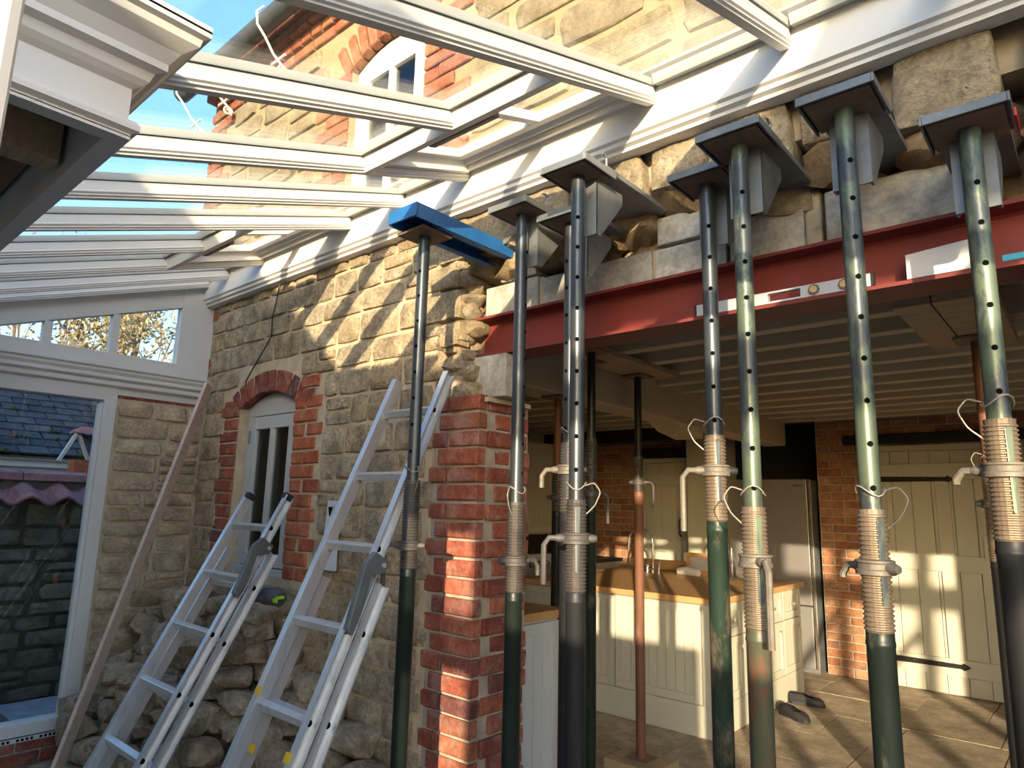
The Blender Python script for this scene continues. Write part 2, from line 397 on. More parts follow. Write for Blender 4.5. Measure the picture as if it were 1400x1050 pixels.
# ================================================================== SETTING
XE = -4.45                                   # inner face of the conservatory's end wall
def roof_z(y): return 2.893 - .343*(1.934-y)   # underside of the rafters

# ---- house wall, ground floor
mb = MB()
mb.box(-4.80, -3.96, 2.005, 2.33, 0, 2.95).box(-3.96, -3.34, 2.005, 2.33, 0, 1.08).box(-3.96, -3.34, 2.005, 2.33, 2.17, 2.95)
mb.box(-3.34, -2.20, 2.005, 2.33, 0, 2.95).box(-2.20, -2.10, 2.03, 2.33, 2.62, 2.95).box(-2.10, 3.3, 2.06, 2.33, 2.66, 2.95).box(2.05, 3.3, 2.012, 2.33, 0, 2.66)
wall_house = struct(part('wall_front', mb, 'mortar'), 'old limestone rubble house wall being knocked through', 'wall')
pm = MB().box(-2.215, -1.932, 2.012, 2.33, 0, 1.935)
part('pier_core', pm, 'mortar_brick', wall_house)
place_h = lambda u, z: (u, 2.0, z)
def hole_win(za, zb):
    out = []
    if zb > 1.10 and za < 2.10:
        k = int((za+zb)/2/.15) % 2
        out.append((-4.185 + .06*k, -3.115 + .07*k if k else -3.06))
    if za < 2.26 and zb > 2.10: out.append((-4.0, -3.30))
    return out
EDGE = [(1.90, -2.20), (2.0, -2.13), (2.13, -2.05), (2.26, -2.10), (2.36, -2.03), (2.48, -2.08), (2.58, -2.0), (2.70, -2.0)]
def hole_open(za, zb):
    zc = (za+zb)/2
    if zc < 1.93: return [(-2.19 - (.05 if int(zc/.15) % 2 else 0), 9)]
    e = -2.1
    for zz, xx in EDGE:
        if zc >= zz: e = xx
    return [(e + rnd.uniform(-.02, .02), 9)]
rubble(wall_house, 'stone', -4.44, 3, 0.0, 2.775, place_h, (.095, .155), (.14, .30), 'limestone', (hole_win, hole_open), gap=.009, d=.06, bulge=.010, jit=.065, seed=11)
# big dressed stones left hanging over the gap, with broken undersides
SILL = [(-2.06, -1.74, 2.56), (-1.74, -1.47, 2.57), (-1.47, -1.135, 2.56), (-1.115, -.90, 2.60), (-.90, -.62, 2.545), (-.60, -.37, 2.60), (-.35, -.085, 2.555), (-.05, .25, 2.50), (.27, .62, 2.52), (.63, .95, 2.5), (.96, 1.3, 2.52), (1.31, 1.7, 2.55), (1.71, 2.05, 2.52)]
for i, (a, b, zb) in enumerate(SILL):
    r2 = random.Random(90+i); me = stone_mesh(b-a-.012, 2.772-zb, .16, .014, .05, 'stone', r2); me.materials.append(MATS['limestone'])
    link('stone', me, None, wall_house, ((a+b)/2, 2.0, (2.772+zb)/2))
    for k in range(2):
        lm = lump_mesh((b-a)*.62, .20, .15, 300+i*3+k, 'broken_stone'); lm.materials.clear(); lm.materials.append(MATS['broken_stone'])
        link('broken_stone', lm, None, wall_house, (a+(b-a)*(.28+.44*k), 2.115+.03*k, zb-.015+r2.uniform(-.02, .02)), (r2.uniform(-.3, .3), r2.uniform(-.3, .3), r2.uniform(0, 3)))
# ragged core where the wall was broken out, beside the steel and above the blocks
core = MB().box(-2.16, -2.02, 2.14, 2.33, 1.93, 2.64).box(-2.02, 2.05, 2.20, 2.33, 2.31, 2.70)
part('wall_core', core, 'rubble_core', wall_house)
rr = random.Random(5)
for i in range(46):
    if i < 16: x, y, z = -2.10+rr.uniform(-.03, .05), rr.uniform(2.06, 2.22), 1.97+.04*i+rr.uniform(-.02, .02)
    else: x, y, z = -1.98+(i-16)*.088+rr.uniform(-.03, .03), rr.uniform(2.13, 2.22), 2.51+rr.uniform(-.05, .04)
    lm = lump_mesh(rr.uniform(.09, .17), rr.uniform(.08, .14), rr.uniform(.06, .11), 700+i, 'broken_stone'); lm.materials.clear(); lm.materials.append(MATS['broken_stone' if i % 3 else 'limestone_lump'])
    link('broken_stone', lm, None, wall_house, (x, y, z), (rr.uniform(-.4, .4), rr.uniform(-.4, .4), rr.uniform(0, 6)))
# broken stones of the left jamb, roughly toothed
for i in range(15):
    z = 1.975+.042*i; lm = lump_mesh(rr.uniform(.10, .19), .13, rr.uniform(.07, .10), 820+i, 'stone'); lm.materials.clear(); lm.materials.append(MATS['limestone'])
    link('stone', lm, None, wall_house, (-2.11+rr.uniform(-.03, .05)+(.03 if i % 3 == 0 else 0), 2.055+rr.uniform(-.01, .04), z), (rr.uniform(-.15, .15), rr.uniform(-.2, .2), rr.uniform(-.3, .3)))
# red brick pier: front face and sawn reveal
def brick_run(parent, u0, u1, z, face, mat, odd, length=.215, half=.1025, gap=.012, **kw):
    u = u0; first = odd
    while u < u1 - .03:
        w = (half if first else length); first = False
        if u1 - (u+w) < .05: w = u1 - u
        w = min(w, u1-u); face(u + w/2, z, w - gap*.0, mat); u += w + gap
row = 0; z = .035
while z < 1.93:
    odd = row % 2
    x0 = -2.215 if odd else -2.165
    def fpier(u, zz, w, mat): brick(wall_house, u, 2.0, zz, round(w, 2), mat)
    brick_run(wall_house, x0, -1.922, z, fpier, 'brick_red', odd)
    def frev(u, zz, w, mat): brick(wall_house, -1.922, u, zz, round(w, 2), mat, R_(90), proud=rnd.uniform(-.012, .012))
    brick_run(wall_house, 2.06 if odd else 2.11, 2.325, z, frev, 'brick_red', not odd)
    row += 1; z += .0755
# window surround bricks
z = 1.12; row = 0
while z < 2.03:
    odd = row % 2
    if odd: brick(wall_house, -4.02, 1.997, z, .10, 'brick_orange'); brick(wall_house, -4.125, 1.997, z, .085, 'brick_red'); brick(wall_house, -3.225, 1.997, z, .215, 'brick_orange')
    else: brick(wall_house, -4.075, 1.997, z, .215, 'brick_red'); brick(wall_house, -3.28, 1.997, z, .10, 'brick_orange'); brick(wall_house, -3.15 + (.02 if row % 4 else 0), 1.997, z, .14, 'brick_orange')
    row += 1; z += .0755
z = 2.065
brick(wall_house, -4.06, 1.997, z, .19, 'brick_red'); brick(wall_house, -3.21, 1.997, z, .11, 'brick_red'); brick(wall_house, -3.2, 1.997, z+.0755, .17, 'brick_orange')
ARC_R = .62; ARC_C = (-3.65, 2.12-.62)
for k in range(10):
    a = R_(-31 + 62*k/9); rr_ = ARC_R + .065
    brick(wall_house, ARC_C[0] + rr_*math.sin(a), 1.997, ARC_C[1] + rr_*math.cos(a), .068, 'brick_red', h=.125, tilt=a)
# scattered brick slips in the corner by the end wall
for z in (2.70, 2.62, 2.30, 2.38, 2.22): brick(wall_house, -4.40, 1.995, z, .08, 'brick_red')
# the crack over the window
pts = [(-3.58, 2.76), (-3.60, 2.66), (-3.63, 2.56), (-3.62, 2.45), (-3.70, 2.37), (-3.80, 2.28), (-3.88, 2.20), (-3.86, 2.17)]
part('wall_cable', MB().tube([(x, 1.978, z) for x, z in pts], .004, 6), 'black_plastic', wall_house, True)

# ---- small arched kitchen window
def casement(parent, x0, x1, z0, z1, arc_r, y, mat, pane, arch_h, bars=True):
    cx = (x0+x1)/2
    def arc(off, n=10):
        out = []
        half = (x1-x0)/2-off; zc = z1-arc_r
        for i in range(n+1):
            xx = -half + 2*half*i/n; out.append((cx+xx, zc+math.sqrt(max((arc_r-off*.6)**2-xx*xx, 0))))
        return out
    top = arc(0); zs = top[0][1]
    m = MB().prism([(x0, y, zs-arch_h)] + [(x1, y, zs-arch_h)] + [(a, y, b) for a, b in reversed(top)], (0, .06, 0))
    part('arched_head', m, mat, parent, bevel=.003)
    m = MB().box(x0, x0+.055, y, y+.06, z0, zs-arch_h).box(x1-.055, x1, y, y+.06, z0, zs-arch_h).box(x0, x1, y-.03, y+.06, z0-.04, z0)
    part('window_frame', m, mat, parent, bevel=.003)
    a, b, c, d = x0+.062, x1-.062, z0+.006, zs-arch_h-.008; y2 = y-.012
    sash = MB().box(a, a+.06, y2, y2+.045, c, d).box(b-.06, b, y2, y2+.045, c, d).box(a+.06, b-.06, y2, y2+.045, c, c+.07).box(a+.06, b-.06, y2, y2+.045, d-.075, d).box(cx-.02, cx+.02, y2, y2+.045, c+.07, d-.075)
    so = part('sash', sash, mat, parent, bevel=.003)
    for p, q in ((a+.06, cx-.02), (cx+.02, b-.06)): part('pane', MB().box(p-.004, q+.004, y2+.02, y2+.028, c+.066, d-.071), pane, so)
    part('hinge', MB().tube([(a, y2-.006, d-.16), (a, y2-.006, d-.08)], .007, 8), 'dark_steel', so, True)
w1 = struct(link('window_1', None, None), 'small grey arched casement window in orange brick surround', 'window')
casement(w1, -3.955, -3.345, 1.12, 2.125, .62, 2.06, 'sage_paint', 'window_glass', .05)
part('room_backing', MB().box(-3.96, -3.34, 2.30, 2.33, 1.08, 2.17), 'rubble_core', w1)

# ---- house wall, upper floor (seen through the glass roof)
mb = MB()
UW = (-3.03, -2.385, 3.02, 4.02)
mb.box(-4.80, UW[0], 2.012, 2.33, 2.95, 4.56).box(UW[1], 3.3, 2.012, 2.33, 2.95, 4.56).box(UW[0], UW[1], 2.012, 2.33, 2.95, UW[2]).box(UW[0], UW[1], 2.012, 2.33, UW[3]+.02, 4.56)
mb.box(-4.80, -4.5, 2.33, 7.3, 2.4, 4.56)
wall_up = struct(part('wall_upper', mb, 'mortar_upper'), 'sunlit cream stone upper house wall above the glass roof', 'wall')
def hole_up(za, zb):
    zc = (za+zb)/2; out = [(-9, -4.56 + (.1 if int(zc/.15) % 2 else 0))]
    if zb > 2.98 and za < 4.12:
        k = int(zc/.15) % 2; out.append((-3.25 - .1*k, -2.165 + .1*k))
    return out
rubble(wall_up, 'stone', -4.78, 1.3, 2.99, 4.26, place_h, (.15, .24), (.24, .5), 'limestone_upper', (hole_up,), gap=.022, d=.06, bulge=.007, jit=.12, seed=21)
z = 2.99; row = 0
while z < 4.26:                                   # brick quoins at the house corner
    if row % 2: brick(wall_up, -4.69, 1.994, z, .215, 'brick_upper')
    else: brick(wall_up, -4.74, 1.994, z, .10, 'brick_upper'); brick(wall_up, -4.575, 1.994, z, .215, 'brick_upper')
    brick(wall_up, -4.80, 2.10, z, .215, 'brick_upper', R_(-90))
    row += 1; z += .0755
z = 3.0; row = 0
while z < 3.98:
    if row % 2: brick(wall_up, -3.14, 1.994, z, .215, 'brick_upper'); brick(wall_up, -2.275, 1.994, z, .215, 'brick_upper')
    else:
        for u in (-3.085, -2.33): brick(wall_up, u, 1.994, z, .10, 'brick_upper')
        brick(wall_up, -3.25, 1.994, z, .215, 'brick_upper'); brick(wall_up, -2.165, 1.994, z, .215, 'brick_upper')
    row += 1; z += .0755
for k in range(10):
    a = R_(-31 + 62*k/9); rr_ = .64+.11
    brick(wall_up, -2.708 + rr_*math.sin(a), 1.994, UW[3]-.64 + rr_*math.cos(a), .065, 'brick_upper', h=.215, tilt=a)
for row, (z, yy) in enumerate([(4.30, 1.99), (4.375, 1.97), (4.45, 1.93), (4.525, 1.90)]):       # corbelled brick eaves
    x = -4.80 + (.11 if row % 2 else 0)
    while x < .2:
        if row == 1 :
            brick(wall_up, x+.05, yy, z, .10, 'brick_upper', d=.12); x += .1125
        else: brick(wall_up, x+.107, yy, z, .215, 'brick_upper', d=.12); x += .227
w2 = struct(link('window_2', None, None), 'cream arched casement window upstairs, seen through the glass roof', 'window')
casement(w2, UW[0]+.002, UW[1]-.002, 3.06, UW[3], .64, 2.05, 'white_paint', 'window_glass', .015)
part('room_backing', MB().box(UW[0], UW[1], 2.30, 2.33, UW[2], UW[3]), 'lead', w2)
g = MB().tube([(-4.93, 1.80, 4.47), (3.3, 1.80, 4.47)], .062, 12)
gut = tag(part('gutter', g, 'gutter_black', None, True), 'dark half-round gutter along the house eaves', 'gutter')
rf = MB().prism([(-4.92, 1.80, 4.57), (-4.92, 4.9, 6.7), (-4.92, 8.0, 4.57)], (8.3, 0, 0))
single('house_roof', rf, 'slate', 'slate main roof over the stone house', 'roof')
for i, (x, lb) in enumerate(((-3.70, 'white scrolled iron bracket under the gutter nearest the upstairs window'), (-4.42, 'white scrolled iron bracket on the gutter midway along the brick eaves'), (-4.86, 'white scrolled iron bracket at the end of the gutter on the brick corner'))):
    t = thing('gutter_bracket', (x, 1.99, 4.10), lb, 'bracket', 'gutter brackets'); dz = -.24
    pts = [(x, 1.96, 4.42+dz), (x, 1.93, 4.47+dz), (x, 1.86, 4.52+dz), (x, 1.80, 4.60+dz), (x, 1.74, 4.66+dz), (x, 1.73, 4.74+dz), (x, 1.77, 4.80+dz)]
    part('arm', MB().tube(pts, .008, 8), 'bracket_white', t, True)
    sp = [(x, 1.93+.035*math.cos(a)*(1-a/12), 4.44+dz+.035*math.sin(a)*(1-a/12)) for a in [k*.5 for k in range(18)]]
    part('scroll', MB().tube(sp, .007, 8), 'bracket_white', t, True)
    part('foot_bar', MB().tube([(x-.08, 1.90, 4.50+dz), (x+.08, 1.90, 4.50+dz)], .008, 8), 'bracket_white', t, True)

# ---- ledger (white wall plate) that carries the glass roof
prof = [(2.0, 2.765), (1.945, 2.765), (1.945, 2.778), (1.928, 2.785), (1.928, 2.80), (1.915, 2.806), (1.915, 2.818), (1.92, 2.822), (1.92, 2.95), (1.93, 2.975), (2.0, 2.975)]
led = struct(part('trim_1', MB().prism([(XE, y, z) for y, z in prof], (7.7, 0, 0)), 'white_paint'), 'white moulded wall plate carrying the rafters along the stone wall', 'wall plate')
fl = struct(part('trim_2', MB().prism([(XE, 2.0, 3.09), (XE, 1.985, 3.09), (XE, 1.975, 3.0), (XE, 1.86, 2.985), (XE, 1.86, 2.978), (XE, 2.0, 2.99)], (7.7, 0, 0)), 'lead'), 'grey lead flashing where the glass roof meets the wall', 'flashing')

# ---- glass roof
roof = struct(link('glass_roof', None, None), 'white-framed lean-to glass roof over the conservatory', 'roof')
SL = Vector((0, 1, .343)).normalized(); NU = Vector((0, -.343, 1)).normalized()
Y_EAVE = .50
def rafter_profile(x, w=.046):
    h = w/2
    return [(x-h*.55, 0), (x+h*.55, 0), (x+h*.55, .005), (x+h*.8, .009), (x+h*.8, .014), (x+h*1.0, .019), (x+h*1.0, .023), (x+h*.86, .026), (x+h*.86, .057), (x-h*.86, .057), (x-h*.86, .026), (x-h*1.0, .023), (x-h*1.0, .019), (x-h*.8, .014), (x-h*.8, .009), (x-h*.55, .005)]
def rafter(x, y0, y1):
    p0 = Vector((0, y0, roof_z(y0))); ln = (y1-y0)/SL.y
    poly = [Vector((px, p0.y, p0.z)) + NU*h for px, h in rafter_profile(x)]
    part('rafter', MB().prism(poly, SL*ln), 'white_paint', roof)
    c0 = p0 + NU*.072; part('glazing_cap', MB().bar((x, c0.y, c0.z), (x, c0.y+SL.y*ln, c0.z+SL.z*ln), .050, .025, NU), 'glazing_seal', roof)
RX = [-4.40, -4.13, -3.70, -3.27, -2.82, -2.40, -1.97, -1.50, -1.06, -.60, -.15, .32, .80]
part('eaves_rail', MB().box(-1.09, .95, .345, .385, 2.345, 2.42), 'white_paint', roof, bevel=.004)
VENT = [(-1.97, -1.06), (-3.70, -2.82)]
for x in RX:
    short = x in (-1.50, -3.27)
    rafter(x, Y_EAVE-.12, 1.40 if short else 1.925)
for a, b in zip(RX[:-1], RX[1:]):
    vent = a in (-1.97, -1.50, -3.70, -3.27)
    y0, y1 = Y_EAVE-.15, (1.40 if vent else 1.95)
    p0 = Vector((0, y0, roof_z(y0))) + NU*.064; p1 = Vector((0, y1, roof_z(y1))) + NU*.064
    part('glass_pane', MB().bar(((a+b)/2, p0.y, p0.z), ((a+b)/2, p1.y, p1.z), b-a-.004, .006, NU), 'roof_glass', roof)
    if not vent:   # head seal by the wall
        q = Vector((0, 1.92, roof_z(1.92))) + NU*.076; part('glazing_cap', MB().bar((a+.03, q.y, q.z), (b-.03, q.y, q.z), .04, .034, NU), 'glazing_seal', roof)
for a, b in VENT:      # opening vents by the wall: trimmer, kerb, sash with a glazing bar
    q = lambda y, h: Vector((0, y, roof_z(y))) + NU*h
    p = q(1.40, .029); part('trimmer', MB().bar((a, p.y, p.z), (b, p.y, p.z), .04, .058, NU), 'white_paint', roof, bevel=.003)
    p = q(1.39, .076); part('glazing_cap', MB().bar((a, p.y, p.z), (b, p.y, p.z), .05, .034, NU), 'glazing_seal', roof)
    sash = MB()
    for (y, w, h) in ((1.455, .06, .09), (1.845, .05, .09)):
        p = q(y, h); sash.bar((a+.05, p.y, p.z), (b-.05, p.y, p.z), w, .035, NU)
    for x in (a+.055, b-.055):
        p, p2 = q(1.43, .09), q(1.86, .09); sash.bar((x, p.y, p.z), (x, p2.y, p2.z), .06, .035, NU)
    for y, h, w in ((1.905, .045, .03), (1.89, .065, .03)):
        p = q(y, h); sash.bar((a+.03, p.y, p.z), (b-.03, p.y, p.z), w, .022, NU)
    for x in (a+.035, b-.035):
        p, p2 = q(1.42, .05), q(1.90, .05); sash.bar((x, p.y, p.z), (x, p2.y, p2.z), .03, .05, NU)
    vs = part('roof_vent', sash, 'white_paint', roof, bevel=.003)
    p, p2 = q(1.47, .092), q(1.83, .092); xm = (a+b)/2+.03; part('glazing_bar', MB().bar((xm, p.y, p.z), (xm, p2.y, p2.z), .035, .035, NU), 'white_paint', vs)
    p, p2 = q(1.47, .095), q(1.83, .095)
    for u0, u1 in ((a+.08, xm-.016), (xm+.016, b-.08)): part('pane', MB().bar(((u0+u1)/2, p.y, p.z), ((u0+u1)/2, p2.y, p2.z), u1-u0, .006, NU), 'roof_glass', vs)
    p = q(1.455, .022); t = MB().bar((a+.30, p.y, p.z), (b-.30, p.y, p.z), .035, .034, NU)
    part('vent_motor', t, 'motor_brown', roof, bevel=.006)

# ---- conservatory end wall: gable lights, transom mouldings, tall window, stone return
we = struct(link('wall_end', None, None), 'white timber conservatory end wall with gable lights and stone return', 'wall')
xf = XE
def gz(y): return roof_z(y) - .01
g = MB().prism([(xf-.07, 1.79, 2.27), (xf-.07, 2.005, 2.27), (xf-.07, 2.005, gz(2.0)+.08), (xf-.07, 1.79, gz(1.79)+.08)], (.07, 0, 0))
part('corner_post', g, 'white_paint', we, bevel=.003)
part('raking_rail', MB().prism([(xf-.07, .3, gz(.3)-.11), (xf-.07, 1.79, gz(1.79)-.11), (xf-.07, 1.79, gz(1.79)+.08), (xf-.07, .3, gz(.3)+.08)], (.07, 0, 0)), 'white_paint', we, bevel=.003)
part('gable_rail', MB().box(xf-.075, xf+.005, .3, 2.0, 2.268, 2.348), 'white_paint', we, bevel=.003)
for y in (1.415, 1.07, .72): part('gable_bar', MB().box(xf-.06, xf, y-.022, y+.022, 2.345, gz(y)-.112), 'white_paint', we, bevel=.003)
for a, b in ((.3, .70), (.74, 1.05), (1.09, 1.395), (1.437, 1.79)):
    part('pane', MB().prism([(xf-.04, a, 2.34), (xf-.04, b, 2.34), (xf-.04, b, gz(b)-.09), (xf-.04, a, gz(a)-.09)], (.008, 0, 0)), 'side_glass', we)
tp = [(xf-.08, 2.268), (xf+.04, 2.268), (xf+.04, 2.255), (xf+.028, 2.245), (xf+.028, 2.232), (xf+.012, 2.215), (xf+.03, 2.205), (xf+.03, 2.192), (xf+.008, 2.178), (xf+.016, 2.165), (xf+.016, 2.152), (xf-.004, 2.14), (xf-.08, 2.14)]
part('transom_moulding', MB().prism([(x, .3, z) for x, z in tp], (0, 1.7, 0)), 'white_paint', we)
part('window_head', MB().box(xf-.08, xf-.004, .3, 1.475, 2.06, 2.14), 'white_paint', we, bevel=.003)
part('head_filler', MB().box(xf-.08, xf-.012, 1.475, 2.0, 2.10, 2.14), 'white_paint', we, bevel=.003)
part('damp_course', MB().box(xf-.08, xf-.006, 1.475, 2.0, 2.08, 2.10), 'brick_red', we)
pst = MB().box(xf-.08, xf, 1.405, 1.475, .02, 2.062).box(xf-.065, xf-.02, 1.385, 1.408, .29, 2.04)
part('window_post', pst, 'white_paint', we, bevel=.004)
part('window_sill', MB().box(xf-.09, xf+.01, .3, 1.405, .235, .30), 'white_paint', we, bevel=.004)
part('perforated_strip', MB().box(xf-.06, xf+.004, .3, 1.40, .205, .228), 'white_board', we)
for k in range(30): part('strip_slot', MB().box(xf+.003, xf+.006, .78+.021*k, .792+.021*k, .21, .223), 'hole_black', we) if k % 5 != 4 else None
part('tall_pane', MB().box(xf-.05, xf-.042, .3, 1.39, .29, 2.06), 'side_glass', we)
part('dwarf_core', MB().box(xf-.10, xf-.014, .25, 1.45, 0, .205), 'mortar_brick', we)
for row in range(3):
    y = .3 - (.11 if row % 2 else 0)
    while y < 1.38: brick(we, xf-.004, y+.107, .018+row*.0755+.02, .215, 'brick_red', R_(90)); y += .227
part('return_core', MB().box(xf-.30, xf-.007, 1.475, 2.02, 0, 2.08), 'mortar', we)
rubble(we, 'stone', 1.478, 1.998, 0.0, 2.078, lambda u, z: (xf, u, z), (.085, .125), (.16, .34), 'end_stone', (), gap=.011, d=.07, bulge=.011, rot=R_(90), jit=.06, seed=31)

# ---- floors and ground
gd = MB().box(-60, 40, -40, 2.0, -.3, -.14).box(-60, -5.3, 2.0, 60, -.3, -.14).box(-60, 40, 7.4, 60, -.3, -.14)
struct(part('ground', gd, 'paving'), 'dark paved and earthy ground outside the house', 'ground')
struct(part('floor', MB().box(-4.7, 3.2, .2, 2.3, -.1, -.004).box(-1.2, 3.2, -2.6, .2, -.1, -.004), 'paving'), 'dusty screed floor of the conservatory', 'floor')
kf = struct(part('floor_kitchen', MB().box(-5.4, 3.3, 2.3, 7.9, -.1, -.012), 'mortar'), 'pale flagstone kitchen floor', 'floor')
y = 2.3; r3 = random.Random(3)
while y < 7.1:
    dy = r3.choice((.45, .6, .6)); x = -5.2 + r3.uniform(-.2, 0)
    while x < 2.9:
        dx = r3.choice((.45, .6, .6, .75)); m = MB().box(x+.004, x+dx-.004, y+.004, y+dy-.004, -.03, r3.uniform(-.003, .001))
        part('flagstone', m, 'flagstone', kf, at=(x+dx/2, y+dy/2, 0)); x += dx
    y += dy
# ---- kitchen shell
YB = 7.1
bw = MB().box(-5.4, -4.13, YB+.012, 7.4, 0, 2.6).box(-4.13, -3.50, YB+.10, 7.4, 0, 2.6).box(-3.50, -3.02, YB+.012, 7.4, 0, 2.6).box(-2.13, 3.3, YB+.012, 7.4, 0, 2.6)
wb = struct(part('wall_back', bw, 'mortar_brick'), 'old brown brick back wall of the kitchen', 'wall')
row = 0; z = .04
while z < 2.40:
    def segs(z):
        s = []
        if z > .85 : s.append((-4.75, -4.12))
        if z > 2.08: s.append((-4.12, -3.42)); 
        if z < 2.16: s.append((-2.12, -1.66))
        else: s.append((-2.12, .45))
        return s
    for a, b in segs(z):
        def fb(u, zz, w, mat): brick(wb, u, YB, zz, round(w, 2), mat, h=.066)
        brick_run(wb, a, b, z, fb, 'brick_kitchen', row % 2)
    row += 1; z += .077
struct(part('wall_left', MB().box(-5.4, -5.2, 2.3, 7.4, 0, 2.6), 'plaster'), 'cream plastered kitchen side wall behind the range', 'wall')
struct(part('wall_right', MB().box(3.1, 3.3, 2.3, 7.4, 0, 2.6), 'plaster'), 'cream plastered kitchen side wall beside the plank door', 'wall')
part('nib_wall', MB().box(-3.42, -3.0, 6.86, YB+.1, 0, 2.46), 'kitchen_paint', wb, bevel=.006)
ceil = struct(part('ceiling', MB().box(-5.4, 3.3, 2.3, 7.9, 2.47, 2.6), 'ceiling_paint'), 'cream painted boarded kitchen ceiling with exposed joists', 'ceiling')
y = 2.52
while y < 7.1:
    part('joist', MB().box(-2.36, 3.1, y, y+.085, 2.375, 2.475), 'joist_paint', ceil, bevel=.006)
    part('joist', MB().box(-5.2, -2.56, y+.1, y+.185, 2.375, 2.475), 'joist_paint', ceil, bevel=.006)
    y += .355
part('spine_beam', MB().box(-2.57, -2.35, 2.34, 6.9, 2.15, 2.47), 'ceiling_paint', ceil, bevel=.012)
part('beam_corbel', MB().prism([(-2.58, 4.55, 2.15), (-2.58, 5.0, 2.15), (-2.58, 5.0, 2.05), (-2.58, 4.7, 2.09)], (.24, 0, 0)), 'joist_paint', ceil, bevel=.01)
part('cross_beam', MB().box(-5.2, -3.45, 6.6, 6.8, 2.23, 2.47), 'black_paint', ceil)
# doors in the back wall
def plank_door(idx, label, x0, x1, z1, y, hinges, hx):
    d = struct(link('door_%d' % idx, None, None), label, 'door'); w = x1-x0
    n = max(3, round(w/.17))
    part('frame', MB().box(x0-.06, x0, y-.02, y+.1, 0, z1+.05).box(x1, x1+.06, y-.02, y+.1, 0, z1+.05).box(x0, x1, y-.02, y+.1, z1, z1+.05), 'kitchen_paint', d, bevel=.004)
    part('backing', MB().box(x0, x1, y+.04, y+.06, .01, z1), 'kitchen_paint', d)
    for k in range(n):
        a = x0 + w*k/n; part('plank', MB().box(a+.002, a+w/n-.002, y+.012, y+.042, .01, z1-.005), 'kitchen_paint', d, bevel=.004)
    for (a, b) in ((.16, .30), (1.02, 1.16), (z1-.26, z1-.12)): part('ledge_rail', MB().box(x0+.004, x1-.004, y-.008, y+.014, a, b), 'kitchen_paint', d, bevel=.004)
    for xx in (x0+.004, x1-.12, (x0+x1)/2-.05): part('stile', MB().box(xx, xx+.11, y-.006, y+.014, .30, z1-.26), 'kitchen_paint', d, bevel=.004)
    for hz in hinges:
        h = part('strap_hinge', MB().prism([(x0-.01, y-.014, hz-.026), (hx-.07, y-.014, hz-.018), (hx-.05, y-.014, hz-.03), (hx-.02, y-.014, hz-.012), (hx, y-.014, hz), (hx-.02, y-.014, hz+.012), (hx-.05, y-.014, hz+.03), (hx-.07, y-.014, hz+.018), (x0-.01, y-.014, hz+.026)], (0, .007, 0)), 'black_paint', d)
        for k in range(4): part('nail_head', MB().lathe((0, 0), [(.006, 0), (.003, .004)], 6), 'dark_steel', h).location = (x0+.05+(hx-x0-.09)*k/3, y-.016, hz)
    return d
dr = plank_door(1, 'cream ledged plank door with black strap hinges', -1.63, -.52, 2.08, YB-.03, (.245, 1.82), -.97)
part('bolt_box', MB().box(-.62, -.60, YB-.07, YB-.04, 1.2, 1.26), 'black_paint', dr); part('lock_board', MB().box(-.80, -.63, YB-.05, YB-.03, 1.12, 1.34), 'kitchen_paint', dr, bevel=.004)
part('lintel', MB().box(-1.87, -.35, YB-.035, YB+.05, 2.15, 2.245), 'black_paint', dr, bevel=.01)
d2 = plank_door(2, 'narrow cream plank door with black handle behind the sink', -4.09, -3.5, 2.03, YB+.04, (), 0)
part('door_handle', MB().tube([(-3.93+.31, YB-.0, 1.20), (-3.62, YB-.03, 1.23), (-3.62, YB-.03, 1.37), (-3.62, YB-.0, 1.40)], .011, 8), 'black_paint', d2, True)
part('lintel', MB().box(-4.2, -3.42, YB-.03, YB+.05, 2.08, 2.20), 'black_paint', d2, bevel=.01)
# ================================================================== STEEL, PROPS AND SUPPORTS
# ---- steel beam on its padstone
x0, x1 = -2.03, 2.2; yw = 2.14
sb = thing('steel_beam', (-.6, yw, 2.13), 'red oxide painted steel I-beam spanning the opening', 'beam')
ib = [(-.075, 0), (.075, 0), (.075, .011), (.012, .014), (.0045, .022), (.0045, .156), (.012, .164), (.075, .167), (.075, .178), (-.075, .178), (-.075, .167), (-.012, .164), (-.0045, .156), (-.0045, .022), (-.012, .014), (-.075, .011)]
part('i_section', MB().prism([(x0, yw+a, 2.132+b) for a, b in ib], (x1-x0, 0, 0)), 'red_oxide', sb)
single('padstone', MB().box(-2.11, -1.83, 2.055, 2.175, 1.945, 2.13), 'concrete_block', 'pale concrete padstone under the end of the steel beam', 'padstone', bevel=.006)
part('mortar_bed', MB().box(-2.12, -1.90, 2.03, 2.31, 1.925, 1.944), 'mortar', wall_house)
# blocks and packing above the steel
BL = [(-1.985, -1.69, 2.312, 2.445), (-1.90, -1.70, 2.455, 2.56), (-1.665, -1.16, 2.312, 2.43), (-1.135, -.90, 2.44, 2.545), (-1.145, -.88, 2.312, 2.425), (-.865, -.625, 2.312, 2.46), (-.56, -.215, 2.312, 2.475), (.30, .60, 2.312, 2.47)]
LB = ['pale concrete block seated on the steel beam by the broken jamb', 'small pale block packed above the jamb end of the steel beam', 'long concrete block on the steel beam behind the paired props', 'pale block wedged under the hanging stones mid beam', 'stained block on the steel beam below the wedged block', 'concrete block on the steel beam with a mortar run at its end', 'large pale concrete block on the steel beam above the spirit level', 'pale concrete block on the steel beam beyond the rightmost props']
for (a, b, c, d_), lb in zip(BL, LB):
    single('concrete_block', MB().box(a, b, 2.085, 2.205, c, d_), 'concrete_block', lb, 'block', 'blocks packed above the steel beam', bevel=.006)
part('mortar_run', MB().box(-.625, -.575, 2.10, 2.2, 2.312, 2.50), 'mortar', wall_house, bevel=.01)
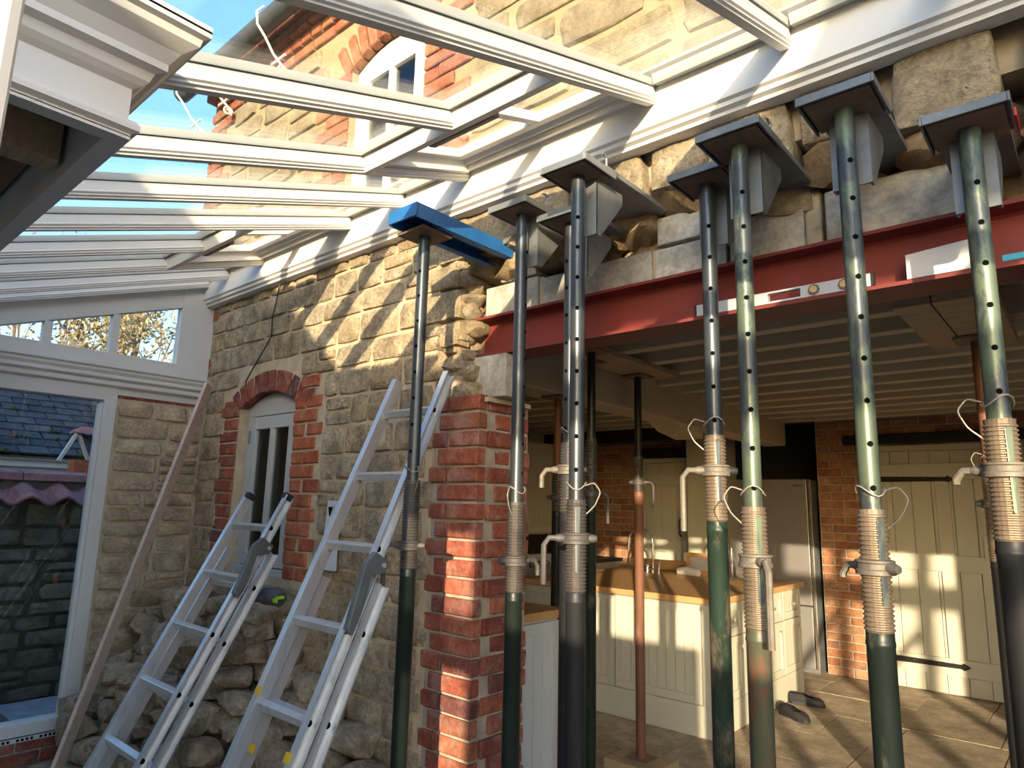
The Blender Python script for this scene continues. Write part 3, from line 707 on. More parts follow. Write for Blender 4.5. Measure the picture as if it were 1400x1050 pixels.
part('mortar_run', MB().box(-1.69, -1.668, 2.10, 2.2, 2.312, 2.44), 'mortar', wall_house)
part('mortar_run', MB().box(-1.16, -1.147, 2.10, 2.2, 2.312, 2.43), 'mortar', wall_house)
# white offcut and spirit level standing on the lower flange
single('board_offcut', MB().prism([(-.352, 2.068, 2.146), (-.176, 2.068, 2.146), (-.170, 2.068, 2.222), (-.19, 2.068, 2.228), (-.352, 2.068, 2.216)], (0, .012, 0)), 'white_board', 'white board offcut standing on the lower flange of the steel', 'board')
lv = thing('spirit_level', (-.72, 2.075, 2.146), 'short silver spirit level resting along the steel beam flange', 'spirit level')
la, lb_, lz, lh = -.985, -.44, 2.146, .038
body = MB().box(la, -.83, 2.07, 2.09, lz, lz+lh).box(-.785, -.74, 2.07, 2.09, lz, lz+lh).box(-.83, -.785, 2.07, 2.09, lz, lz+lh*.55).box(-.74, -.64, 2.07, 2.09, lz, lz+.006).box(-.74, -.64, 2.07, 2.09, lz+lh-.006, lz+lh).box(-.64, lb_, 2.07, 2.09, lz, lz+lh)
part('body', body, 'level_silver', lv)
part('end_cap', MB().box(la-.004, la+.004, 2.069, 2.091, lz, lz+lh), 'black_plastic', lv); part('end_cap', MB().box(lb_-.004, lb_+.004, 2.069, 2.091, lz, lz+lh), 'black_plastic', lv)
part('vial', MB().tube([(-.825, 2.08, lz+lh*.78), (-.79, 2.08, lz+lh*.78)], .007, 10), 'vial_green', lv, True)
for vx in (-.60, -.515):
    hs = part('vial_housing', MB().tube([(vx, 2.066, lz+lh/2), (vx, 2.071, lz+lh/2)], .017, 8), 'grey_hook', lv); part('vial', MB().tube([(vx, 2.062, lz+lh/2), (vx, 2.068, lz+lh/2)], .011, 10), 'vial_amber', hs)
tape = MB().box(-.135, -.02, 2.070, 2.072, 2.150, 2.166)
single('tape_scrap', tape, 'cyan_tape', 'torn cyan tape scrap on the steel web', 'tape')

# ---- adjustable steel props
def helix_collar(t, x, y, z, r, mat, ang, down):
    c = part('collar_nut', MB().lathe((x, y), [(r+.003, z-.017), (r+.012, z-.015), (r+.012, z-.006), (r+.009, z-.003), (r+.009, z+.008), (r+.012, z+.011), (r+.012, z+.015), (r+.003, z+.017)], 16), mat, t, True)
    a = Vector((math.cos(ang), math.sin(ang), 0))
    for s in (1, -1):
        p = Vector((x, y, z)) + a*s*(r+.012); part('lug', MB().tube([p - a*s*.01, p + a*s*.008, p + a*s*.02], [.011, .013, .009], 10), mat, c, True)
    p = Vector((x, y, z)) + a*(r+.03)
    part('handle', MB().tube([p - a*.02, p + a*.02, p + a*.035 + Vector((0, 0, -.02)), p + a*.035 + Vector((0, 0, -down))], .0085, 8), mat, c, True)
def wire_loop(t, x, y, z, r, side, mat='wire', size=.06):
    b = Vector((x, y, z)); s = Vector((math.cos(side), math.sin(side), 0))
    pts = [b + s*(r+.002) + Vector((0, 0, size*.35)), b + s*(r+.03) + Vector((0, 0, size*.5)), b + s*(r+.05) + Vector((0, 0, size*.05)), b + s*(r+.032) + Vector((0, 0, -size*.6)), b + s*(r+.006) + Vector((0, 0, -size))]
    q = []
    for i in range(len(pts)-1):
        for k in range(4): q.append(pts[i].lerp(pts[i+1], k/4))
    q.append(pts[-1])
    q2 = [q[0]] + [(q[i-1]+q[i]*2+q[i+1])/4 for i in range(1, len(q)-1)] + [q[-1]]
    part('pin_wire', MB().tube(q2, .0019, 6), mat, t, True)
    ring = [b + Vector((math.cos(a)*(r+.004), math.sin(a)*(r+.004), size*.33 + .012*math.sin(a*2+side))) for a in [2*math.pi*k/16 for k in range(16)]]
    part('pin_wire', MB().tube(ring, .0019, 6, closed=True), mat, t, True)
def prop(x, y, z_top, zt, zc, zb, label, outer, inner, thread, collar, face=0.0, wire=None, holes=True, hang=.20, group='adjustable steel props', ro=.0285, ri=.0225, z0=0.0, cang=None):
    """zt / zb: top and bottom of the thread, zc: collar"""
    t = thing('steel_prop', (x, y, z0), label, 'prop', group)
    part('base_plate', MB().box(x-.075, x+.075, y-.075, y+.075, z0, z0+.006), 'plate_rusty', t)
    part('outer_tube', MB().lathe((x, y), [(ro, z0+.006), (ro, zb-.03), (ro+.0012, zb-.028), (ro+.0012, zb-.02), (ro, zb-.018), (ro, zb)], 20), outer, t, True)
    pr = [(ro, zb)]; z = zb
    while z < zt - .010: pr += [(ro-.001, z+.001), (ro+.0026, z+.004), (ro+.0026, z+.006), (ro-.001, z+.009)]; z += .010
    pr += [(ro, zt)]
    th = part('thread', MB().lathe((x, y), pr, 20), thread, t, False)
    ca = math.atan2(-y, -x) + face
    def on_surf(w, h, zc_, r, a0, n=10, slot=False):
        vs = []; 
        for k in range(n):
            tt = 2*math.pi*k/n; u, v = w*math.cos(tt), h*math.sin(tt)
            if slot: v = math.copysign(h-w, math.sin(tt)) + w*math.sin(tt)
            aa = a0 + u/r; vs.append((x + r*math.cos(aa), y + r*math.sin(aa), zc_ + v))
        return MB().add(vs, [tuple(range(n))])
    part('slot', on_surf(.0075, (zt-zb)*.36, (zt+zb)/2 + .02, ro+.0042, ca+.35, 12, True), inner, th)
    part('inner_tube', MB().lathe((x, y), [(ri, zt-.02), (ri, z_top-.012)], 20), inner, t, True)
    if holes:
        z = z_top - .155
        while z > zt + .03:
            for s in (0, math.pi): part('pin_hole', on_surf(.0068, .0068, z, ri+.0006, ca+s+.15), 'hole_black', t)
            z -= .098
    helix_collar(t, x, y, zc, ro, collar, (ca + 1.25) if cang is None else cang, hang)
    if wire is not None: wire_loop(t, x, y, zt+.02, ri+.003, ca+wire)
    hp = MB().box(x-.075, x+.075, y-.075, y+.075, z_top-.012, z_top)
    part('head_plate', hp, 'plate_rusty', t, bevel=.002)
    return t
def strongboy(x, y, z, label, mat='galvanised', reach=None, group='steel wall supports on the props', lean=0):
    """shelf bracket that sits on a prop head and reaches into the wall"""
    t = thing('wall_support_head', (x, y, z), label, 'bracket', group)
    yb = reach or 2.17
    lip = MB()
    lip.box(x-.082, x+.082, y-.085, y+.085, z+.001, z+.011)
    lip.box(x-.082, x+.082, y-.09, y-.084, z-.012, z+.011).box(x-.088, x-.082, y-.09, y+.085, z-.012, z+.011).box(x+.082, x+.088, y-.09, y+.085, z-.012, z+.011)
    part('seat_tray', lip, mat, t, bevel=.0015)
    part('blade', MB().box(x-.074, x+.074, y+.05, yb, z+.012, z+.030), mat, t, bevel=.001)
    for s in (-1, 1):
        xx = x + s*.042
        part('gusset', MB().prism([(xx-.003, y+.035, z-.013), (xx-.003, y+.19, z-.013), (xx-.003, y+.19, z-.05), (xx-.003, y+.06, z-.20), (xx-.003, y+.035, z-.20)], (.006, 0, 0)), mat, t)
    part('gusset_tie', MB().box(x-.045, x+.045, y+.034, y+.040, z-.20, z-.013), mat, t)
    hook = [(x+.06, y+.07, z+.03), (x+.06, y+.07, z+.065), (x+.06, y+.055, z+.075), (x+.06, y+.04, z+.07)]
    part('hook', MB().tube(hook, .004, 8), mat, t, True)
    return t
prop(-1.89, 1.63, 2.525, 1.58, 1.35, 1.27, 'green-black prop holding up the blue steel channel', 'tube_dark_green', 'tube_steel', 'thread_dark', 'collar_dark', face=-.7, wire=1.0, hang=.17, cang=math.pi+.5)
prop(-1.49, 1.743, 2.545, 1.51, 1.32, 1.22, 'green-black prop standing in front of the red brick pier', 'tube_dark_green', 'tube_steel', 'thread_dark', 'collar_dark', face=.9, wire=-1.3, hang=.05)
prop(-1.165, 1.634, 2.545, 1.52, 1.41, 1.26, 'dark steel prop, the fatter of the close pair mid opening', 'tube_black', 'tube_steel', 'thread_dark', 'collar_dark', face=-.2, wire=1.4, hang=.13, cang=math.pi+.8)
prop(-1.335, 1.83, 2.50, 1.71, 1.62, 1.48, 'dark prop half hidden behind the fatter dark prop', 'tube_black', 'tube_steel', 'thread_dark', 'collar_iron', face=-.8, wire=1.5, hang=.06, cang=math.pi+.4)
prop(-.825, 1.836, 2.495, 1.71, 1.61, 1.47, 'green prop with bare steel top and looped wire at its collar', 'tube_green', 'tube_steel', 'thread_steel', 'collar_iron', face=-.1, wire=-1.5, hang=.17, cang=math.pi+.7)
prop(-.66, 1.682, 2.495, 1.51, 1.38, 1.22, 'pale green worn prop with long handle hanging from its collar', 'tube_mixed', 'tube_green_worn', 'thread_steel', 'collar_iron', face=0, wire=-1.2, hang=.19, cang=-.9)
prop(-.392, 1.678, 2.495, 1.51, 1.385, 1.25, 'worn green prop under the support beside the large pale block', 'tube_dark_green', 'tube_green_worn', 'thread_steel', 'collar_iron', face=.15, wire=1.2, hang=.03, cang=2.6)
prop(-.155, 1.807, 2.415, 1.71, 1.60, 1.45, 'worn green prop beside the white board offcut', 'tube_black', 'tube_green_worn', 'thread_steel', 'collar_iron', face=.1, wire=-1.6, hang=.03, cang=2.9, ro=.0305, ri=.0235)
prop(-2.19, 3.74, 2.34, 1.82, 1.66, 1.60, 'rusty brown prop standing on a timber pad inside the kitchen', 'tube_rust', 'tube_black', 'thread_dark', 'collar_dark', hang=.15, holes=False, group='adjustable steel props in the kitchen', z0=.062)
prop(-2.03, 2.98, 2.34, 1.86, 1.57, 1.50, 'dark green prop inside the kitchen behind the close pair', 'tube_dark_green', 'tube_dark_green', 'thread_dark', 'collar_dark', hang=.15, holes=False, group='adjustable steel props in the kitchen', cang=.2)
prop(-2.42, 3.2, 2.148, 1.72, 1.55, 1.47, 'dark rusty prop under the kitchen spine beam', 'tube_black', 'tube_rust', 'thread_dark', 'collar_dark', hang=.15, holes=False, group='adjustable steel props in the kitchen')
prop(-.325, 3.25, 2.215, 1.70, 1.55, 1.33, 'rusty prop in the kitchen under the doubled timber plate', 'tube_black', 'tube_rust', 'thread_steel', 'collar_iron', hang=.03, holes=False, wire=-.9, group='adjustable steel props in the kitchen')
single('timber_pad', MB().box(-2.36, -2.02, 3.60, 3.88, 0, .06), 'timber_raw', 'square raw timber pad under the rusty brown prop', 'timber', bevel=.004)
single('timber_plate', MB().box(-2.13, -2.0, 2.55, 3.95, 2.342, 2.374).box(-2.26, -2.13, 3.3, 3.95, 2.342, 2.374), 'timber_raw', 'flat timber plate under the joists on the rusty and green props', 'timber', bevel=.003)
tp = thing('timber_plate', (-.38, 3.0, 2.22), 'doubled timber plate with bolts under the joists behind the steel', 'timber')
part('lower_board', MB().box(-.50, -.385, 2.62, 3.42, 2.218, 2.258), 'timber_raw', tp, bevel=.003); part('lower_board', MB().box(-.38, -.20, 2.62, 3.42, 2.218, 2.258), 'timber_raw', tp, bevel=.003)
part('packer', MB().box(-.52, -.15, 2.5, 2.68, 2.26, 2.372), 'timber_raw', tp, bevel=.004); part('packer', MB().box(-.52, -.15, 3.1, 3.25, 2.26, 2.372), 'timber_raw', tp, bevel=.004)
for bx in (-.45, -.28): part('bolt', MB().lathe((bx, 2.585), [(.018, 2.24), (.018, 2.25), (.010, 2.252), (.010, 2.262)], 10), 'chrome', tp)

strongboy(-1.49, 1.743, 2.545, 'galvanised support head above the prop at the brick pier')
strongboy(-1.165, 1.634, 2.545, 'galvanised support head with hook on the fatter dark prop', reach=2.1)
strongboy(-1.335, 1.83, 2.50, 'galvanised support head tucked behind the fatter dark prop')
strongboy(-.825, 1.836, 2.495, 'dark steel support head on the prop with the looped wire', 'dark_steel')
strongboy(-.66, 1.682, 2.495, 'dark steel support head on the pale green worn prop', 'dark_steel', 2.1)
strongboy(-.392, 1.678, 2.495, 'dark steel support head beside the large pale block', 'dark_steel', 2.12)
sb8 = strongboy(-.155, 1.807, 2.415, 'steel support head with a dab of red paint', 'dark_steel', 2.2)
part('paint_dab', MB().box(-.066, -.062, 1.80, 1.90, 2.404, 2.424), plain('red_spray', (.62, .03, .04), .5).name, sb8)
# blue steel channel used as a needle
bc = thing('steel_channel', (-1.88, 1.9, 2.527), 'scuffed blue steel channel running from a prop into the wall', 'channel')
cx, ya, yb = -1.865, 1.50, 2.27
part('web', MB().box(cx-.075, cx+.075, ya, yb, 2.575, 2.583), 'blue_steel', bc)
for s in (-1, 1):
    xx = cx + s*.075
    fl_ = part('flange', MB().box(xx-.004, xx+.004, ya, yb, 2.527, 2.583), 'blue_steel', bc)
    part('flange_lip', MB().box(min(xx, xx-s*.03), max(xx, xx-s*.03), ya+.12, yb, 2.525, 2.530), 'blue_steel', fl_)
part('end_plate', MB().box(cx-.079, cx+.079, ya-.006, ya+.002, 2.532, 2.583), 'blue_steel', bc)
part('fixing_plate', MB().box(-1.80, -1.784, 2.06, 2.10, 2.545, 2.57), 'red_oxide', bc)
twine = MB()
for k in range(5):
    xx = -1.74+.012*k; twine.tube([(xx, 1.985, 2.66), (xx-.01, 1.968, 2.63), (xx-.035, 1.966, 2.60), (xx-.05-.01*k, 1.972, 2.57)], .002, 5)
single('wire_strands', twine, 'wire', 'loose pale wire strands hanging from the wall above the channel', 'wire')

# ================================================================== LADDERS, BOARD, HEAP
def ladder(px, sep, y_t, z_t, y_b, z_len_b, label, depth_sections, hooks, caps, sticker, rung_gap=.28, z_bottom=0.0):
    """leaning aluminium ladder; px = left stile x"""
    top = Vector((0, y_t, z_t)); d = Vector((0, y_b-y_t, z_bottom+.01-z_t)); ln = d.length; d.normalize(); nrm = Vector((0, -d.z*-1, d.y*-1)); nrm = Vector((0, d.z, -d.y))
    if nrm.y > 0: nrm = -nrm           # towards the room
    t = thing('ladder', (px+sep/2, y_b, z_bottom), label, 'ladder', 'aluminium ladders')
    for si, (l0, wx, off) in enumerate(depth_sections):
        a = px - wx; b = px + sep + wx
        P0 = top + d*l0 + nrm*off
        for s, xx in ((1, a), (-1, b)):
            st = MB(); p, q = P0.copy(), top + d*ln + nrm*off; p.x = q.x = xx
            st.bar(p, q, .008, .044, nrm)
            for e in (-1, 1):
                p2, q2 = p + nrm*e*.020, q + nrm*e*.020; p2.x = q2.x = xx - s*.012; st.bar(p2, q2, .028, .005, nrm)
            part('stile', st, 'aluminium', t)
            if caps and si == caps-1:
                c0 = p - d*.012; part('end_cap', MB().bar(c0, p + d*.02, .036, .05, nrm), 'black_plastic', t, bevel=.006)
        k = l0 + .17
        while k < ln:
            c = top + d*k + nrm*off; rg = MB()
            rg.bar((a, c.y, c.z), (b, c.y, c.z), .030, .030, Vector((0, -.35, 1)))
            ro = part('rung', rg, 'aluminium', t, bevel=.004)
            for xx, s in ((a, -1), (b, 1)): part('rung_hole', MB().tube([(xx+s*.0052, c.y, c.z), (xx+s*.0060, c.y, c.z)], .011, 10), 'hole_black', ro)
            k += rung_gap
    for (kk, side, off) in hooks:
        c = top + d*kk + nrm*off; xx = px + sep + .022 if side > 0 else px - .022
        hk = part('hook_bracket', MB().prism([Vector((xx-.006, 0, 0)) + Vector((0, c.y, c.z)) + d*u + nrm*v for u, v in ((-.02, -.02), (-.03, .05), (.02, .075), (.16, .055), (.24, .045), (.25, .02), (.20, .012), (.05, .03), (.02, -.02))], (.026, 0, 0)), 'grey_hook', t, bevel=.003)
        part('hook_bolt', MB().tube([(xx+.018, c.y, c.z), (xx+.026, c.y, c.z)], .009, 8), 'aluminium', hk)
    for (kk, side, off) in sticker:
        c = top + d*kk + nrm*(off+.026); xx = px + sep if side > 0 else px
        part('yellow_sticker', MB().bar((xx, c.y-.0, c.z), (xx, c.y+d.y*.03, c.z+d.z*.03), .028, .004, nrm), 'yellow_sticker', t)
    return t
ladder(-3.36, .36, 1.80, 1.515, 1.015, 0, 'shorter aluminium ladder with black end caps leaning below the window', [(0, 0, .0), (.27, .02, -.06)], [(.26, 1, -.02)], 1, [], .255)
ladder(-2.275, .30, 1.86, 2.02, .97, 0, 'tall aluminium ladder leaning beside the brick pier', [(0, 0, .0), (.86, .018, -.058)], [(.80, 1, -.02)], 0, [(1.02, 1, -.07), (1.28, -1, 0), (1.42, 1, 0), (1.45, -1, -.07)], .29)
bp = Vector((-4.20, 1.90, 2.20)); bq = Vector((-3.88, 1.17, .0))
single('timber_board', MB().bar(bp, bq, .075, .02, Vector((1, .9, .3))), 'board_pale', 'long pale planed board leaning into the corner of the end wall', 'board', bevel=.002)
wbd = thing('slotted_board', (-2.87, 1.965, 1.15), 'narrow white plastic board with a notch leaning on the wall between the ladders', 'board')
part('board', MB().prism([(-2.92, 1.955, 1.17), (-2.80, 1.955, 1.17), (-2.83, 1.975, 1.50), (-2.92, 1.975, 1.50)], (0, .012, 0)), 'white_board', wbd)
part('notch_mark', MB().prism([(-2.895, 1.962, 1.47), (-2.862, 1.962, 1.47), (-2.878, 1.958, 1.425)], (0, .004, 0)), 'hole_black', wbd)
# heap of salvaged stones under the window
def heap_h(x, y):
    f = (2.0 - y)
    base = 1.12 - 1.16*f
    if x > -3.35: base -= (x+3.35)*.50
    if x < -4.1: base += 0.02
    return base
SIZES = ['long flat', 'blocky', 'rounded', 'wedge-shaped', 'broad', 'thin', 'angular', 'squarish']
LEAN = ['', 'tilted ', 'canted ']
TONES = ['tan', 'buff', 'grey-brown', 'cream']
hr = random.Random(42); placed = []; idx = 0
layer_h = .088
for lay in range(14):
    zc = .045 + lay*layer_h
    y = 1.885
    while y > .80:
        x = -4.30 + hr.uniform(0, .08) + (.1 if lay % 2 else 0)
        while x < -2.25:
            s = hr.uniform(.13, .27)
            if heap_h(x, y) > zc + .03 and not (heap_h(x, y-.22) > zc + .30 and y > 1.2):
                bt_ = max(0, min(1, (2.2-zc)/2.2)); bx_, by_ = bp.x+(bq.x-bp.x)*bt_, bp.y+(bq.y-bp.y)*bt_
                if abs(x-bx_) < s*.5+.05 and abs(y-by_) < .13: x += s*.5; continue
                placed.append((x + hr.uniform(-.02, .02), y + hr.uniform(-.03, .03), zc + hr.uniform(-.015, .015), s, hr.uniform(.13, .18), hr.uniform(.075, .12)))
            x += s*.93
        y -= .165
NB = ['against the end wall', 'behind the leaning board', 'beneath the window', 'behind the shorter ladder', 'between the two ladders', 'behind the tall ladder']
def near(x): return NB[0] if x < -4.1 else NB[1] if x < -3.75 else NB[2] if x < -3.45 else NB[3] if x < -3.0 else NB[4] if x < -2.55 else NB[5]
def height(z): return 'at the foot of' if z < .12 else 'in the lowest courses of' if z < .25 else 'low in' if z < .4 else 'below the middle of' if z < .55 else 'midway up' if z < .7 else 'above the middle of' if z < .85 else 'on top of'
for i, (x, y, z, sx, sy, sz) in enumerate(placed):
    ra = (hr.uniform(-.22, .22), hr.uniform(-.22, .22), hr.uniform(-.5, .5))
    o = link('rubble_stone', lump_mesh(sx*1.04, sy*1.04, sz*1.06, 2000+i, 'rubble_stone'), None, None, (x, y, z), ra)
    lean = 'tilted ' if abs(ra[1]) > .12 else 'level '
    form = ('long ' if sx > .225 else 'short ' if sx < .165 else '') + ('thick' if sz > .105 else 'thin' if sz < .087 else 'blocky') + (' deep' if sy > .165 else '')
    _f = 'long' if sx > .23 else 'chunky' if sz > .105 else 'thin' if sz < .088 else 'small' if sx < .16 else 'blocky'
    tag(o, '%s%s limestone %s the heap %s' % (lean, form, height(z), near(x)), 'stone', 'stones in the rubble heap')
# gloves on the heap
gl = thing('work_glove', (-2.99, 1.78, 1.03), 'dark grey work glove with a lime cuff lying on the rubble heap', 'glove')
gm = MB().tube([(-3.10, 1.76, 1.03), (-3.06, 1.76, 1.045), (-2.99, 1.77, 1.05), (-2.95, 1.775, 1.04)], [.02, .04, .042, .034], 10)
for k in range(4): gm.tube([(-3.07, 1.735+.018*k, 1.045), (-3.12, 1.725+.022*k, 1.055), (-3.16-.008*(k % 2), 1.72+.026*k, 1.035)], [.012, .011, .008], 8)
gm.tube([(-3.02, 1.73, 1.04), (-3.05, 1.69, 1.035), (-3.09, 1.67, 1.02)], [.014, .012, .008], 8)
part('glove_body', gm, 'glove_grey', gl, True)
part('cuff', MB().box(-2.955, -2.92, 1.738, 1.744, 1.03, 1.048).box(-2.94, -2.92, 1.742, 1.775, 1.046, 1.058), 'lime_plastic', gl, True)

# ================================================================== EAVES BOX AND POST BESIDE THE CAMERA
eb = thing('eaves_beam', (-1.4, .2, 2.19), 'hollow white moulded eaves beam with open underside, at its cut end', 'beam')
XF, YF = -1.375, .41                       # frieze faces (end and room side)
EP = [(.10, 2.43), (.10, 2.415), (.088, 2.41), (.085, 2.395), (.06, 2.375), (.045, 2.35), (.045, 2.335), (.028, 2.328), (.022, 2.31), (.012, 2.30), (0, 2.292), (0, 2.226), (.012, 2.222), (.018, 2.212), (.018, 2.202), (.006, 2.196), (.006, 2.190)]
XL, YL = XE+.02, -.55
vs = []; fs = []
n = len(EP)
for (p, z) in EP: vs += [(XF+p, YL, z), (XF+p, YF+p, z), (XL, YF+p, z)]
for i in range(n-1):
    for k in range(2): fs.append((3*i+k, 3*i+k+1, 3*i+3+k+1, 3*i+3+k))
part('moulded_face', MB().add(vs, fs), 'white_paint', eb)
ins = .03
part('liner', MB().box(XF-ins, XF-.002, YL, YF-.002, 2.19, 2.40).box(XL, XF-ins, YF-ins, YF-.002, 2.19, 2.40), 'white_paint', eb)
part('bottom_edge', MB().box(XL, XF+.006, YF-.032, YF+.006, 2.184, 2.192).box(XF-.032, XF+.006, YL, YF-.032, 2.184, 2.192), 'white_paint', eb)
part('top_board', MB().box(XL, XF+.10, YL, YF+.10, 2.425, 2.44), 'white_paint', eb)
part('inner_ply', MB().box(XL, XF-ins, YL, YF-ins, 2.395, 2.42), 'timber_raw', eb)
part('inner_rail', MB().box(XF-.34, XF-.27, YL, YF-.04, 2.21, 2.30), 'timber_raw', eb, bevel=.003)
part('inner_rail', MB().box(XF-.62, XF-.52, YL, YF-.12, 2.20, 2.27), 'timber_raw', eb, bevel=.003)
part('inner_batten', MB().box(XL, XF-.05, YF-.085, YF-.04, 2.30, 2.38), 'timber_brown', eb)
part('bracket', MB().box(XF-.30, XF-.29, .02, .10, 2.26, 2.38), 'dark_steel', eb)
po = thing('door_post', (-.55, 0, 0), 'plain white door post at the cut end of the eaves beam', 'post')
part('post_body', MB().box(-.60, -.50, -.10, .082, -.004, 2.42), 'white_paint', po, bevel=.008)
part('post_foot', MB().box(-.62, -.48, -.12, .10, -.004, .12), 'white_paint', po, bevel=.006)
# ================================================================== KITCHEN FURNITURE
def panel_face(t, u0, u1, z0, z1, axis, pos, sgn, mat, knob=None, name='door'):
    """shaker front: raised frame round a grooved panel. axis 'x': lies along x at y=pos; 'y': along y at x=pos. sgn: outward"""
    f = .055; o = part(name, MB(), mat, t) if False else None
    def bx(a, b, c, d, h0, h1):
        lo, hi = sorted((pos+sgn*h0, pos+sgn*h1)); return (a, b, lo, hi, c, d) if axis == 'x' else (lo, hi, a, b, c, d)
    m = MB()
    for r_ in ((u0, u0+f, z0, z1), (u1-f, u1, z0, z1), (u0+f, u1-f, z0, z0+f), (u0+f, u1-f, z1-f, z1)): m.box(*bx(*r_, 0, .020))
    d_ = part(name, m, mat, t, bevel=.002)
    n = max(2, round((u1-u0-2*f)/.075)); w = (u1-u0-2*f)/n
    for k in range(n): part('panel_board', MB().box(*bx(u0+f+w*k+.0015, u0+f+w*(k+1)-.0015, z0+f, z1-f, 0, .009)), mat, d_)
    if knob:
        ku, kz = knob; p = (ku, pos+sgn*.021, kz) if axis == 'x' else (pos+sgn*.021, ku, kz); q = (ku, pos+sgn*.045, kz) if axis == 'x' else (pos+sgn*.045, ku, kz)
        part('knob', MB().tube([p, Vector(p).lerp(Vector(q), .5), q], [.006, .008, .015], 10), 'chrome', d_, True)
    return d_
isl = thing('kitchen_island', (-2.8, 5.4, 0), 'cream panelled kitchen island with oak worktop and sink tap', 'island')
IX0, IX1, IY0, IY1 = -3.75, -2.09, 4.53, 6.25
part('carcass', MB().box(IX0, IX1, IY0, IY1, .09, .86), 'kitchen_paint', isl)
part('plinth', MB().box(IX0+.01, IX1+.018, IY0-.018, IY1, .0, .20), 'kitchen_paint', isl, bevel=.004)
part('corner_post', MB().box(IX1-.07, IX1+.02, IY0-.02, IY0+.07, .20, .86), 'kitchen_paint', isl, bevel=.004)
part('worktop', MB().box(IX0-.03, IX1+.05, IY0-.05, IY1+.02, .862, .905), 'oak_top', isl, bevel=.004)
for a, b in ((-3.74, -3.28), (-3.27, -2.86), (-2.85, -2.17)): panel_face(isl, a, b, .205, .852, 'x', IY0, -1, 'kitchen_paint')
for a, b in ((4.61, 5.0), (5.01, 5.40), (5.41, 5.82), (5.83, 6.24)):
    panel_face(isl, a, b, .205, .62, 'y', IX1, 1, 'kitchen_paint', ((a+b)/2+.12, .55)); panel_face(isl, a, b, .628, .852, 'y', IX1, 1, 'kitchen_paint', ((a+b)/2, .74), 'drawer')
part('upstand', MB().box(IX0, -2.98, IY1-.03, IY1, .905, 1.0), 'oak_top', isl, bevel=.003)
tapx, tapy = -3.25, 5.80
tap = thing('kitchen_tap', (tapx, tapy, .905), 'tall chrome swan neck tap with two levers on the island', 'tap')
arc = [(tapx, tapy, .905), (tapx, tapy, 1.18)] + [(tapx-.13+.13*math.cos(a), tapy, 1.18+.13*math.sin(a)) for a in [math.pi*k/12 for k in range(1, 13)]] + [(tapx-.265, tapy, 1.10)]
part('spout', MB().tube(arc, .011, 10), 'chrome', tap, True)
for s in (-1, 1):
    part('lever_post', MB().tube([(tapx+s*.06, tapy, .905), (tapx+s*.06, tapy, .96), (tapx+s*.075, tapy, 1.02)], [.016, .014, .007], 10), 'chrome', tap, True)
part('bridge', MB().tube([(tapx-.06, tapy, .945), (tapx+.06, tapy, .945)], .012, 10), 'chrome', tap, True)
pf = thing('picture_frame', (-2.90, 6.05, .905), 'small oak picture frame leaning on the island worktop', 'frame')
m = MB(); 
for a, b, c, d_ in ((-3.04, -3.00, .905, 1.10), (-2.80, -2.76, .905, 1.10), (-3.0, -2.8, .905, .945), (-3.0, -2.8, 1.06, 1.10)): m.box(a, b, 6.05, 6.07, c, d_)
part('frame', m, 'oak_top', pf); part('picture', MB().box(-3.0, -2.8, 6.058, 6.066, .945, 1.06), 'picture_grey', pf)
cl = MB().tube([(-3.06, 5.92, .935), (-2.95, 5.93, .945), (-2.84, 5.90, .93)], [.03, .045, .03], 10)
single('folded_cloth', cl, 'cloth_white', 'crumpled white cloth in front of the picture frame', 'cloth', smooth=True)
bt = thing('soap_bottle', (-2.62, 6.12, .905), 'clear soap bottle with pump on the island', 'bottle')
part('bottle_body', MB().lathe((-2.62, 6.12), [(.03, .905), (.034, .92), (.034, 1.06), (.015, 1.09), (.012, 1.12)], 14), 'fridge_steel', bt, True)
part('pump', MB().tube([(-2.62, 6.12, 1.12), (-2.62, 6.12, 1.16), (-2.66, 6.12, 1.16)], .006, 8), 'chrome', bt, True)
kr = MB().tube([(-2.50, 6.03, .965), (-2.42, 5.99, .955)], [.058, .058], 14)
single('kitchen_roll', kr, 'cloth_white', 'white kitchen roll lying on the island worktop', 'paper roll', smooth=True)
fr = thing('fridge', (-2.58, 7.25, 0), 'tall stainless steel fridge in the dark alcove', 'fridge')
part('body', MB().box(-2.99, -2.17, 7.01, 7.6, 0, 1.815), 'dark_steel', fr); part('fridge_door', MB().box(-2.99, -2.19, 6.95, 7.01, .62, 1.82), 'fridge_steel', fr, bevel=.006); part('freezer_drawer', MB().box(-2.99, -2.19, 6.95, 7.01, .05, .61), 'fridge_steel', fr, bevel=.006)
part('edge_strip', MB().box(-2.19, -2.175, 6.945, 7.01, .05, 1.82), 'chrome', fr)
bd = MB()
for k in range(7): bd.box(-2.32+.014*k, -2.311+.014*k, 6.946, 6.95, 1.754, 1.764)
part('badge', bd, 'black_plastic', fr)
part('alcove_shade_lining', MB().box(-3.05, -2.1, 7.75, 7.85, 0, 2.6).box(-3.05, -3.0, 7.2, 7.8, 0, 2.6).box(-2.13, -2.10, 7.4, 7.8, 0, 2.6), 'shade_black', wb)  # recess coloured near-black to paint in the shade around the fridge
# near counter by the brick pier
cn = thing('kitchen_counter', (-3.1, 2.75, 0), 'blue-white counter end with oak worktop behind the brick pier', 'counter')
part('carcass', MB().box(-3.95, -2.33, 2.36, 3.10, .0, .905), 'blue_white_paint', cn, bevel=.004)
part('worktop', MB().box(-3.98, -2.29, 2.34, 3.13, .907, .95), 'oak_top', cn, bevel=.004)
panel_face(cn, 2.38, 3.09, .1, .89, 'y', -2.33, 1, 'blue_white_paint', None, 'end_panel')
